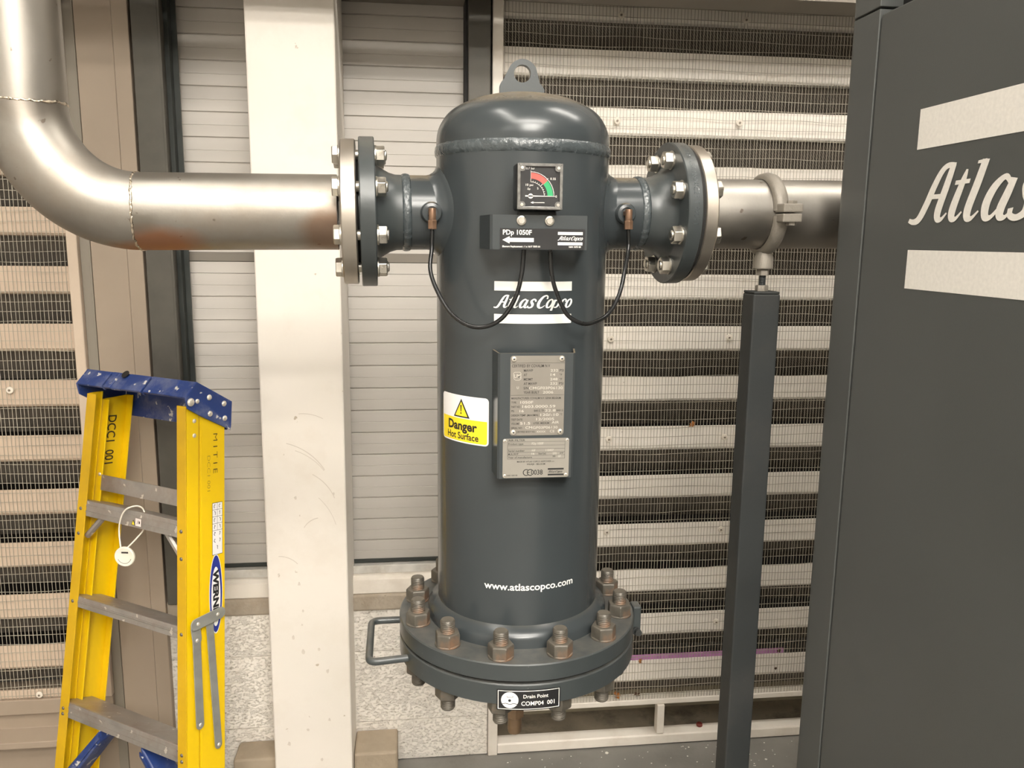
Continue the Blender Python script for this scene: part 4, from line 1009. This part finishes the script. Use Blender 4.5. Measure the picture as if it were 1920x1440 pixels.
# ================================================================== PIPE SUPPORT
def pipe_support():
    x0, x1, y0, y1, zt = .5685, .6160, 1.3350, 1.3825, 1.4190
    xc, yc = (x0+x1)/2, (y0+y1)/2
    root = tag(empty('pipe_support', (xc, yc, 0)), 'dark grey square post with a grey cast clamp gripping the right pipe', 'pipe support')
    add('post', MB().box(x0, x1, y0, y1, .006, zt-.004), M['post'], root, bevel=.003)
    add('cap_plate', MB().box(x0+.001, x1-.001, y0+.001, y1-.001, zt-.0038, zt), M['post'], root, bevel=.0012)
    add('base_plate', MB().box(x0-.05, x1+.05, y0-.05, y1+.05, 0, .006), M['post'], root)
    pc = PF @ Vector(((xc-VX)/EX.x, 0, 0)); zb = pc.z-PR
    nm = hex_mesh('rod_nut', .019, .0100, M['castgrey'])
    place('rod_nut', nm, None, root, Matrix.Translation((xc, yc, zt)))
    rod = stud_mesh('threaded_rod', .0058, .040, M['post'], .0022)
    place('threaded_rod', rod, None, root, Matrix.Translation((xc, yc, zt+.002)))
    place('rod_nut', nm, None, root, Matrix.Translation((xc, yc, zt+.0265)) @ Matrix.Rotation(.4, 4, 'Z'))
    add('clamp_socket', MB().lathe([(0, zt+.037), (.0150, zt+.037), (.0165, zt+.0385), (.0160, zt+.0560), (.0120, zt+.066), (0, zt+.066)], 24, 'z', (xc, yc, 0)), M['castgrey'], root, bevel=-1, smooth=40)
    # two half rings with D section, ears at front and back
    def half(a0, a1):
        mb = MB(); n = 28; sec = [(-.0125, 0), (-.0120, .0040), (-.0085, .0085), (0, .0105), (.0085, .0085), (.0120, .0040), (.0125, 0)]
        vs = []; fs = []; m = len(sec)
        for i in range(n+1):
            a = rad(a0+(a1-a0)*i/n)
            for (sx, sr) in sec:
                r = PR+.0012+sr; vs.append(PF @ Vector(((xc-VX)/EX.x+sx, -r*cos(a), r*sin(a))))
        for i in range(n):
            for j in range(m): fs.append((i*m+j, i*m+(j+1) % m, (i+1)*m+(j+1) % m, (i+1)*m+j))
        fs.append(tuple(range(m))); fs.append(tuple(range(n*m, n*m+m))[::-1])
        return mb.add(vs, fs)
    up = add('clamp_half', half(4, 176), M['castgrey'], root, smooth=45)
    lo = add('clamp_half', half(-4, -176), M['castgrey'], root, smooth=45)
    for sgn in (-1, 1):
        yy = sgn*(PR+.0145)
        def bx(x0_, x1_, ya, yb, za, zb_):
            k = (xc-VX)/EX.x; m = MB().box(k+x0_, k+x1_, min(ya, yb), max(ya, yb), za, zb_); m.xf(PF); return m
        add('clamp_ear', bx(-.010, .024, yy-.0150, yy+.0150, .0012, .0150), M['castgrey'], up, bevel=.002)
        add('clamp_ear', bx(-.010, .023, yy-.0145, yy+.0145, -.0145, -.0008), M['castgrey'], lo, bevel=.002)
        k = (xc-VX)/EX.x
        bp = PF @ Vector((k+.011, yy-.001, .0150)); hm = hex_mesh('ear_bolt', .0150, .0052, M['castgrey'])
        place('ear_bolt', hm, None, up, Mdir(bp, EZ, .2)); place('ear_bolt', hm, None, lo, Mdir(PF @ Vector((k+.011, yy-.001, -.0145)), -EZ, .3))
pipe_support()

# ================================================================== COMPRESSOR CABINET
def cabinet():
    X, YB, YG = .660, 1.2585, 1.1700
    root = tag(empty('machine_cabinet', (1.1, .65, 0)), 'tall dark grey machine cabinet with a large white brand logo', 'cabinet')
    zt = 1.835
    Y0 = .05; X1 = 1.62
    # corner post, rounded on its outer corner
    r = .022; prof = [(X, YG+.002), (X, YB-r-.001)]
    for i in range(9):
        a = rad(180-90*i/8); prof.append((X+r+r*cos(a), YB-r+r*sin(a)))
    prof += [(X+.12, YB), (X+.12, YG+.002)]
    add('corner_post', MB().prism(prof, .0, 1.8280, 'xy'), M['cabinet'], root, bevel=.0012, smooth=25)
    add('corner_post_cap', MB().prism(prof, 1.8312, 2.00, 'xy'), M['cabinet'], root, bevel=.0012, smooth=25)
    add('side_panel', MB().box(X+.0010, X+.030, Y0, YG-.0016, .06, 1.8195), M['cabinet'], root, bevel=.0025)
    add('back_panel', MB().box(X+.121, X1, YB-.03, YB-.001, .06, 1.99), M['cabinet'], root, bevel=.002)
    add('far_panel', MB().box(X1-.03, X1+.0, Y0, YB-.031, .06, 1.99), M['cabinet'], root, bevel=.002)
    add('front_panel', MB().box(X+.031, X1-.031, Y0, Y0+.03, .06, 1.99), M['cabinet'], root, bevel=.002)
    add('inner_recess', MB().box(X+.034, X1-.034, Y0+.034, YB-.034, .03, 1.97), M['cabinet_black'], root)
    add('roof_panel', MB().box(X+.001, X1, Y0, YG-.0016, 1.935, 2.00), M['cabinet'], root, bevel=.004)
    add('plinth', MB().box(X+.03, X1-.03, Y0+.03, YB-.035, 0, .058), M['cabinet_black'], root)
    f = Flat(); H = .0702; brand_logo(f, 0, 0, H, .452)
    fr = ((X+.0010, 1.0532, 1.5293), (0, -1, 0), (0, 0, 1))
    f.put('brand_logo', planar(*fr, .0006), M['whiteplate'], root, label='white brand logo with two bars on the cabinet side')
cabinet()

# ================================================================== STEPLADDER
LW = Vector((.8322, -.5545, 0)); LD = Vector((.5545, .8322, 0)); LRT = Vector((-.5148, 1.85, 0)); LZ = 1.1528
def lp(w_, d_, z): return LRT+LW*w_+LD*d_+Vector((0, 0, z))
def D(z): return .13*(z-LZ)
def WR(z): return .07*(LZ-z)                 # inner edge of the right front flange
def lbar(mb, wf0, wf1, d0, d1, z0, z1):
    """straight bar following lean and flare; wf functions of z"""
    c = lambda z: [lp(wf0(z), D(z)+d0, z), lp(wf1(z), D(z)+d0, z), lp(wf1(z), D(z)+d1, z), lp(wf0(z), D(z)+d1, z)]
    return mb.hexa(c(z0), c(z1))
def ladder():
    root = tag(empty('stepladder', lp(-.12, 0, 0)), 'folded yellow fibreglass stepladder with a blue top cap, leaning by the wall', 'ladder')
    ro = lambda z: WR(z)+.027; ri = lambda z: WR(z); lo = lambda z: -.292-WR(z); li = lambda z: -.292-WR(z)+.030
    t = .0035
    for side, out, sg in (('right', ro, -1), ('left', lo, 1)):
        f = lambda k: (lambda z: out(z)+sg*k)
        fl = .027 if side == 'right' else .030
        mb = MB(); lbar(mb, f(0), f(t), .0036, .036, .0, 1.135)
        a = add('front_rail', mb, M['lyellow'], root, bevel=.0008, smooth=30)
        mb = MB(); lbar(mb, f(0), f(fl), 0, .0034, .0, 1.135)
        add('rail_flange', mb, M['lyellow_worn'], a, bevel=.0008)
        mb = MB(); lbar(mb, f(t+.0002), f(.009), .0325, .036, .0, 1.135); add('rail_flange', mb, M['lyellow'], a, bevel=.0008)
        mb = MB(); lbar(mb, f(0), f(t), .0445, .112, .0, 1.115); b = add('rear_rail', mb, M['lyellow'], root, bevel=.0008)
        mb = MB(); lbar(mb, f(0), f(.024), .0410, .0443, .0, 1.115); add('rail_flange', mb, M['lyellow'], b, bevel=.0008)
        mb = MB(); lbar(mb, f(t+.0002), f(.022), .1085, .112, .0, 1.115); add('rail_flange', mb, M['lyellow'], b, bevel=.0008)
        mb = MB(); lbar(mb, f(-.003*sg), f(.034), -.003, .040, .0, .05); add('foot', mb, M['black'], a, bevel=.002)
    # steps: worn aluminium channels
    rd = MB().lathe([(0, 0), (.0044, 0), (.0044, .0006), (.0030, .0022), (0, .0026)], 14).mesh('rivet', bevel=-1, smooth=50); rd.materials.append(M['rivet_d'])
    rl = MB().lathe([(0, 0), (.0060, 0), (.0060, .0008), (.0042, .0030), (0, .0034)], 16).mesh('rivet', bevel=-1, smooth=50); rl.materials.append(M['rivet'])
    for z0, z1 in ((.847, .884), (.626, .652), (.352, .389), (.10, .14)):
        mb = MB(); lbar(mb, lambda z: li(z)+.0005, lambda z: ri(z)-.0005, .0010, .0035, z0, z1)
        st = add('step', mb, M['alu'], root, bevel=.0008)
        mb = MB()
        zt = z1
        mb.hexa([lp(lo(zt)+.0045, D(zt)+.0037, zt-.003), lp(ro(zt)-.0045, D(zt)+.0037, zt-.003), lp(ro(zt)-.0045, D(zt)+.080, zt-.003-.030), lp(lo(zt)+.0045, D(zt)+.080, zt-.003-.030)],
                [lp(lo(zt)+.0045, D(zt)+.0037, zt), lp(ro(zt)-.0045, D(zt)+.0037, zt), lp(ro(zt)-.0045, D(zt)+.080, zt-.030), lp(lo(zt)+.0045, D(zt)+.080, zt-.030)])
        add('tread', mb, M['alu'], st, bevel=.0008)
        mb = MB(); lbar(mb, lambda z: li(z)+.0005, lambda z: ri(z)-.0005, -.0004, .0008, z0+.010, z0+.0125); lbar(mb, lambda z: li(z)+.0005, lambda z: ri(z)-.0005, -.0004, .0008, z1-.012, z1-.0095)
        add('step_rib', mb, M['alu'], st)
        for dz in ((.016, -.044) if z1 > .8 else ((.020, .006) if z1 < .5 else (.012,))):
            zz = z0+dz
            for wf in (lambda z: li(z)-.017, lambda z: ri(z)+.013):
                place('rivet', rd, None, root, Mdir(lp(wf(zz), D(zz), zz), -LD))
    # rear cross bars
    for z0, z1 in ((.898, .935),):
        mb = MB(); lbar(mb, lambda z: lo(z)+.024, lambda z: ro(z)-.024, .0395, .0425, z0, z1)
        add('rear_bar', mb, M['alu'], root, bevel=.0008)
    # step braces under the first step
    for wf, sg in ((li, 1), (ri, -1)):
        mb = MB(); mb.tube([lp(wf(.80)-sg*.004, D(.80)+.014, .795), lp(wf(.845)+sg*.045, D(.845)+.014, .846)], .0075, 8); add('step_brace', mb, M['alu'], root)
    # blue knee braces under the third step
    for a, b in (((li, .003, .205), (li, .110, .350)), ((ri, -.003, .225), (ri, -.125, .350))):
        w0, k0, z0 = a; w1, k1, z1 = b; mb = MB(); h = .030
        p0 = [lp(w0(z0)+k0, D(z0)+d_, z0+dz) for dz in (-h, h*.4) for d_ in (.004, .060)]; p1 = [lp(w1(z1)+k1, D(z1)+d_, z1+dz) for dz in (-h, 0) for d_ in (.004, .060)]
        mb.hexa([p0[0], p0[1], p0[3], p0[2]], [p1[0], p1[1], p1[3], p1[2]])
        add('knee_brace', mb, M['lblue'], root, bevel=.004)
        mb = MB(); p0 = [lp(w0(z0)+k0, D(z0)+d_, z0+dz) for dz in (-h*.55, -h*.1) for d_ in (.0005, .0038)]; p1 = [lp(w1(z1)+k1, D(z1)+d_, z1+dz) for dz in (-h*.75, -h*.4) for d_ in (.0005, .0038)]
        mb.hexa([p0[0], p0[1], p0[3], p0[2]], [p1[0], p1[1], p1[3], p1[2]]); add('brace_rib', mb, M['lblue'], root)
    # blue top cap: fascia, top, end plates, rear apron
    A, B, C_, D_, E_, F_ = (.024, 1.187), (.123, 1.127), (.116, 1.060), (.030, 1.109), (-.004, 1.131), (-.009, 1.157)
    wL, wR = -.318, .0335
    cap = empty('top_cap_frame', lp(0, 0, 0)); bpy.data.objects.remove(cap, do_unlink=True)
    # fascia with vertical grooves: strips of slightly different depth
    def strip(w0, w1, p, q, th, push=0):
        # p,q (d,z): plate from p to q, thickness th inwards, pushed along its outer normal
        dd, dz = q[0]-p[0], q[1]-p[1]; l = math.hypot(dd, dz); nd, nz = -dz/l, dd/l
        if nz < 0 and abs(nz) > .5: nd, nz = -nd, -nz
        a = [(p[0]+nd*push, p[1]+nz*push), (q[0]+nd*push, q[1]+nz*push), (q[0]+nd*(push-th), q[1]+nz*(push-th)), (p[0]+nd*(push-th), p[1]+nz*(push-th))]
        return [lp(w0, *x) for x in a], [lp(w1, *x) for x in a]
    mb = MB(); cuts = [wL, -.236, -.228, -.205, -.170, -.105, -.097, -.010, wR]
    push = [0, -.006, .0012, -.001, .0008, -.006, .0010, .0]
    for i in range(len(cuts)-1): mb.hexa(*strip(cuts[i], cuts[i+1], F_, A, .007, push[i]))
    cap = add('top_cap', mb, M['lblue'], root, bevel=.0015)
    mb = MB(); mb.hexa(*strip(wL, wR, A, B, .006, 0)); add('cap_top', mb, M['lblue'], cap, bevel=.0015)
    mb = MB(); mb.hexa(*strip(wL+.006, wR-.006, B, C_, .005, 0)); add('rear_apron', mb, M['lblue'], cap, bevel=.0015)
    for w0, w1 in ((wR-.0005, wR+.0045), (wL-.0045, wL+.0005)):
        mb = MB(); poly = [A, B, C_, D_, E_, F_]; k = 6
        mb.add([lp(w0, *p) for p in poly]+[lp(w1, *p) for p in poly], [tuple(range(k)), tuple(range(k, 2*k))[::-1]]+[(i, (i+1) % k, k+(i+1) % k, k+i) for i in range(k)])
        add('end_plate', mb, M['lblue'], cap, bevel=.0012)
    for d_, z, s in ((.004, 1.1450, 1.55), (.022, 1.1440, .9), (.056, 1.1470, 1.1), (.056, 1.1100, 1.1), (.098, 1.1260, 1.1), (.098, 1.0920, 1.1)):
        place('rivet', rl, None, cap, Mdir(lp(wR+.0045, d_, z), LW) @ Matrix.Scale(s, 4))
    for z in (1.100, 1.068):
        place('rivet', rl, None, root, Mdir(lp(ro(z), D(z)+.024, z), LW) @ Matrix.Scale(.85, 4))
    place('rivet', rl, None, root, Mdir(lp(lo(.935)+.016, D(.935)+.041, .935), -LD) @ Matrix.Scale(.8, 4))
    # tool hole rim in the fascia
    pm = [(F_[0]+A[0])/2, (F_[1]+A[1])/2]
    add('tool_hole', MB().lathe([(0, 0), (.0085, 0), (.0098, .0014), (.0098, .0024), (0, .0024)], 20).xf(Mdir(lp(-.183, A[0]-.0045, A[1]-.002), (-LD+Vector((0, 0, 1))).normalized())), M['black'], cap, bevel=-1)
    # folded spreader on the right side
    def plate_w(name, pts, w0, w1, parent=root, m=M['spread'], bevel=.0006):
        k = len(pts); mb = MB()
        mb.add([lp(w0(p[1]), *p) for p in pts]+[lp(w1(p[1]), *p) for p in pts], [tuple(range(k)), tuple(range(k, 2*k))[::-1]]+[(i, (i+1) % k, k+(i+1) % k, k+i) for i in range(k)])
        return add(name, mb, m, parent, bevel=bevel)
    off = lambda k: (lambda z: ro(z)+k)
    def bar(p, q, wd, n=8):
        p, q = Vector(p), Vector(q); u = (q-p).normalized(); v = Vector((-u.y, u.x)); out = []
        for i in range(n+1): a = pi*i/n; out.append(q+(v*cos(a)+u*sin(a))*wd/2)
        for i in range(n+1): a = pi*i/n; out.append(p-(v*cos(a)+u*sin(a))*wd/2)
        return [tuple(x) for x in out]
    sp = plate_w('spreader_bracket', bar((-.046, .657), (.026, .656), .026), off(.0075), off(.0105))
    b1 = plate_w('spreader_arm', bar((-.043, .640), (-.060, .428), .0215), off(.0035), off(.0062))
    b2 = plate_w('spreader_arm', bar((-.004, .650), (-.016, .356), .0200), off(.0035), off(.0062))
    plate_w('spreader_clip', bar((-.046, .650), (-.045, .622), .0255), off(.0064), off(.0080), sp)
    for d_, z, k, pr in ((-.040, .6565, .0105, sp), (.016, .6560, .0105, sp), (-.046, .620, .0082, sp), (-.060, .428, .0064, b1), (-.016, .356, .0064, b2)):
        place('rivet', rl, None, pr, Mdir(lp(ro(z)+k, d_, z), LW) @ Matrix.Scale(.75, 4))
    # stickers and marker writing; frame: x down the rail, y towards the back
    def railframe(wf, z, d_, off_):
        o = lp(wf(z), d_, z); down = (lp(wf(z-.2), d_+D(z-.2)-D(z), z-.2)-o).normalized()
        back = (LD-down*LD.dot(down)).normalized(); n = down.cross(back)
        s = 1 if n.dot(LW) > 0 else -1
        return lambda x, y: o+down*x+back*y+n*(s*off_)
    zc = .905
    F = railframe(ro, zc, D(zc)+.0445, .0006)
    F2 = railframe(ro, zc, D(zc)+.0445, .0009); F3 = railframe(ro, zc, D(zc)+.0445, .0012)
    # pictogram label
    f = Flat().rect(-.005, .1130, .0300, .0590); pg = f.put('pictogram_label', F, M['white_s'], root, label='narrow white safety pictogram label')
    f = Flat()
    for i in range(6): f.rect(-.005+.0157*i-.0004, -.005+.0157*i+.0004, .0300, .0590) if i < 5 else None
    f.rect(-.005, .0578, .0442, .0448)
    for r_ in ((-.0056, -.0046, .0295, .0595), (.1126, .1136, .0295, .0595), (-.0056, .1136, .0295, .0303), (-.0056, .1136, .0587, .0595)): f.rect(*r_)
    rn = random.Random(4)
    for i in range(7):
        for j in range(2):
            if i == 6 and j: continue
            cx_, cy_ = .0028+.0157*i, .037+.0148*j+(.007 if i == 6 else 0)
            f.line([(cx_-.003, cy_+rn.uniform(-.002, .002)), (cx_+.001, cy_+rn.uniform(-.003, .003)), (cx_+.004, cy_+rn.uniform(-.002, .002))], .0014); f.disc(cx_-.0035, cy_, .0012, n=8)
    f.put('pictogram_marks', F2, M['blackprint'], pg)
    # maker's oval: blue with a white border, white centre and black capitals
    cx_, cy_, L_, B_ = .203, .0400, .088, .0180
    f = Flat().disc(cx_, cy_, L_+.003, B_+.0016, 48); ov = f.put('maker_oval', F, M['white_s'], root, label='blue and white oval maker sticker')
    Flat().disc(cx_, cy_, L_, B_, 48).put('oval_blue', F2, M['blue_s'], ov)
    Flat().disc(cx_+.006, cy_-.0005, L_-.020, B_-.0045, 40).put('oval_centre', F3, M['white_s'], ov)
    f = Flat(); x0_ = cx_-.056
    f.add(textfit('WERNER', .0150, .122, .055), x0_, cy_-.0078)
    f.put('oval_lettering', railframe(ro, zc, D(zc)+.0445, .0015), M['blackprint'], ov)
    # marker on the right rear rail
    zc2 = 1.062; G = railframe(ro, zc2, D(zc2)+.0445, .0006)
    f = Flat().add(textfit('M I T I E', .0125, .090, -.012), -.004, .033); f.put('marker_writing', G, M['ink'], root)
    f = Flat().add(textfit('DCC1 001', .0085, .080, -.012), .045, .016); f.put('marker_writing', G, M['inkfaint'], root)
    # marker on the inside of the left rear rail
    zc3 = 1.062; li2 = lambda z: lo(z)+.0036
    G = railframe(li2, zc3, D(zc3)+.0445, .0006)
    f = Flat().add(textfit('DCC1  001', .0230, .120, .010), -.012, .016); f.put('marker_writing', G, M['ink'], root)
    # small warning sticker on the first step
    zs = .853; o = lp(-.125, D(zs)-.0006, zs); fn = lambda k: (lambda x, y: o+LW*x+(Vector((0, 0, 1))+LD*.13)*y-LD*k)
    s1 = Flat().rect(.0145, .0330, 0, .0170).put('step_sticker', fn(.0006), M['pink_s'], root)
    Flat().line([(.020, .004), (.024, .013)], .0012).disc(.0275, .0085, .0022, .0035, 12).put('sticker_mark', fn(.0009), M['darkprint'], s1)
    t1 = Flat().poly([(.0010, .0005), (.0142, .0005), (.0076, .0125)]).put('warning_triangle', fn(.0006), M['blackprint'], s1)
    Flat().poly([(.0030, .0016), (.0122, .0016), (.0076, .0100)]).put('triangle_fill', fn(.0009), M['yellow_s'], s1)
    return root
ladder()

def inspection_tag():
    root = tag(empty('inspection_tag', lp(-.131, D(.80)-.012, .757)), 'round cream plastic tag on a loop hanging from the ladder step', 'tag')
    cz = .782; n = (-LD+LW*.45).normalized(); c = lp(-.129, D(cz)-.010, cz); ax = n.cross(Vector((0, 0, 1))).normalized(); upv = ax.cross(n).normalized()
    add('disc', MB().lathe([(0, -.004), (.0215, -.004), (.0232, -.0025), (.0232, .0020), (.0215, .0035), (.0195, .0030), (0, .0030)], 36).xf(Mdir(c, n)), M['tagwhite'], root, bevel=-1, smooth=40)
    e1 = -ax if (-ax).dot(LW) > 0 else ax
    fn = lambda x, y: c+e1*x+Vector((0, 0, 1))*y+n*.0034
    f = Flat().arc(0, 0, .0150, .0160, 200, 345, 24); f.rect(-.006, .010, .0085, .0125); f.put('tag_print', fn, M['darkprint'], root)
    zt = .884
    pts = [c+e1*(-.008)+Vector((0, 0, .0200)), lp(-.151, D(.83)-.010, .832), lp(-.150, D(.86)-.009, .862), lp(-.137, D(.885)-.006, .887), lp(-.120, D(.892)+.010, .893), lp(-.110, D(.885)+.020, .880),
           lp(-.108, D(.84)+.022, .842), lp(-.112, D(.82)+.006, .822), c+e1*.006+Vector((0, 0, .0200))]
    path = []
    for i in range(len(pts)-1):
        a, b, cc, d = pts[max(i-1, 0)], pts[i], pts[i+1], pts[min(i+2, len(pts)-1)]
        for k in range(6):
            u = k/6; path.append(.5*((2*b)+(cc-a)*u+(2*a-5*b+4*cc-d)*u*u+(3*b-a-3*cc+d)*u**3))
    path.append(pts[-1])
    add('loop', MB().tube(path, .0018, 8), M['tagwhite'], root, smooth=60)
inspection_tag()

# ================================================================== SMALL DEBRIS
def leaf(name, label, p, size, m, seed, tilt=0.3, group=None):
    rnd = random.Random(seed); mb = MB(); n = 12; vs = [Vector((0, 0, .12*size))]
    for k in range(n):
        a = 2*pi*k/n; r = size*.5*(1 if k % 2 == 0 else .62)*rnd.uniform(.8, 1.15)
        vs.append(Vector((r*cos(a), r*sin(a)*.8, rnd.uniform(-.15, .15)*size)))
    top = vs; bot = [v-Vector((0, 0, .0008)) for v in vs]; k0 = n+1
    fs = [(0, 1+k, 1+(k+1) % n) for k in range(n)]+[(k0, k0+1+(k+1) % n, k0+1+k) for k in range(n)]+[(1+k, k0+1+k, k0+1+(k+1) % n, 1+(k+1) % n) for k in range(n)]
    mb.add(top+bot, fs); mb.xf(Matrix.Translation(Vector(p)) @ Matrix.Rotation(rad(90)-tilt, 4, 'X') @ Matrix.Rotation(rnd.uniform(0, 3), 4, 'Z'))
    o = add(name, mb, m, bevel=0, smooth=0); tag(o, label, 'leaf', group); return o
leaf('dry_leaf', 'orange dry leaf caught behind the wire mesh left of the post', (.789, 2.2236, .9885), .024, M['leaf'], 1, .1)
leaf('dry_leaf', 'small brown leaf on the lowest slats beside the vessel flange', (.665, 2.2236, .268), .018, M['leaf'], 2, .1)
leaf('dry_leaf', 'dark curled leaf on the pink strip between post and cabinet', (1.096, 2.2236, .280), .017, M['leafdark'], 3, .1)
leaf('dry_leaf', 'dark leaf fragment low on the slat between post and cabinet', (1.090, 2.2236, .221), .013, M['leafdark'], 4, .1)
leaf('dry_leaf', 'brown leaf on the louvre bottom rail under the vessel', (.600, 2.232, .1575), .030, M['leaf'], 5, 1.2)
leaf('dry_leaf', 'dark leaf scrap on the bottom rail left of the mullion', (.660, 2.232, .1560), .022, M['leafdark'], 6, 1.2)
def strip_pink():
    o = add('pink_light_strip', MB().box(.560, 1.115, 2.2330, 2.2350, .258, .2825), M['pink'], bevel=.0004)  # solid strip standing in for pink light seen through the louvre gap
    tag(o, 'pink purple strip in place of coloured light behind the lowest louvre slat', 'strip')
strip_pink()
def cap_red():
    o = add('bottle_cap', MB().lathe([(0, .0), (.0085, 0), (.0095, .001), (.0095, .008), (.0080, .009), (.0078, .003), (0, .003)], 20, 'z', (.862, 2.236, .0366)), mat('red_brown_cap', (.16, .03, .02), .5), bevel=-1)
    tag(o, 'small red brown cap on the ledge left of the post', 'cap')
cap_red()
def chips():
    rnd = random.Random(21); mb = MB()
    for i in range(150):
        x = rnd.uniform(.25, 1.6); y = 2.20-abs(rnd.gauss(0, .10))-.005; s = rnd.uniform(.0008, .0030)*(2 if rnd.random() < .06 else 1)
        if y < 1.7: continue
        a = rnd.uniform(0, 3); n = 5; h = s*.4
        pts = [(x+s*cos(a+2*pi*k/n)*rnd.uniform(.6, 1.2), y+s*sin(a+2*pi*k/n)*rnd.uniform(.5, 1)) for k in range(n)]
        mb.prism(pts, 0.0003, h, 'xy')
    o = add('paint_flakes', mb, M['chip'], smooth=0)
    tag(o, 'white paint flakes scattered on the floor below the louvre', 'flakes', kind='stuff')
chips()
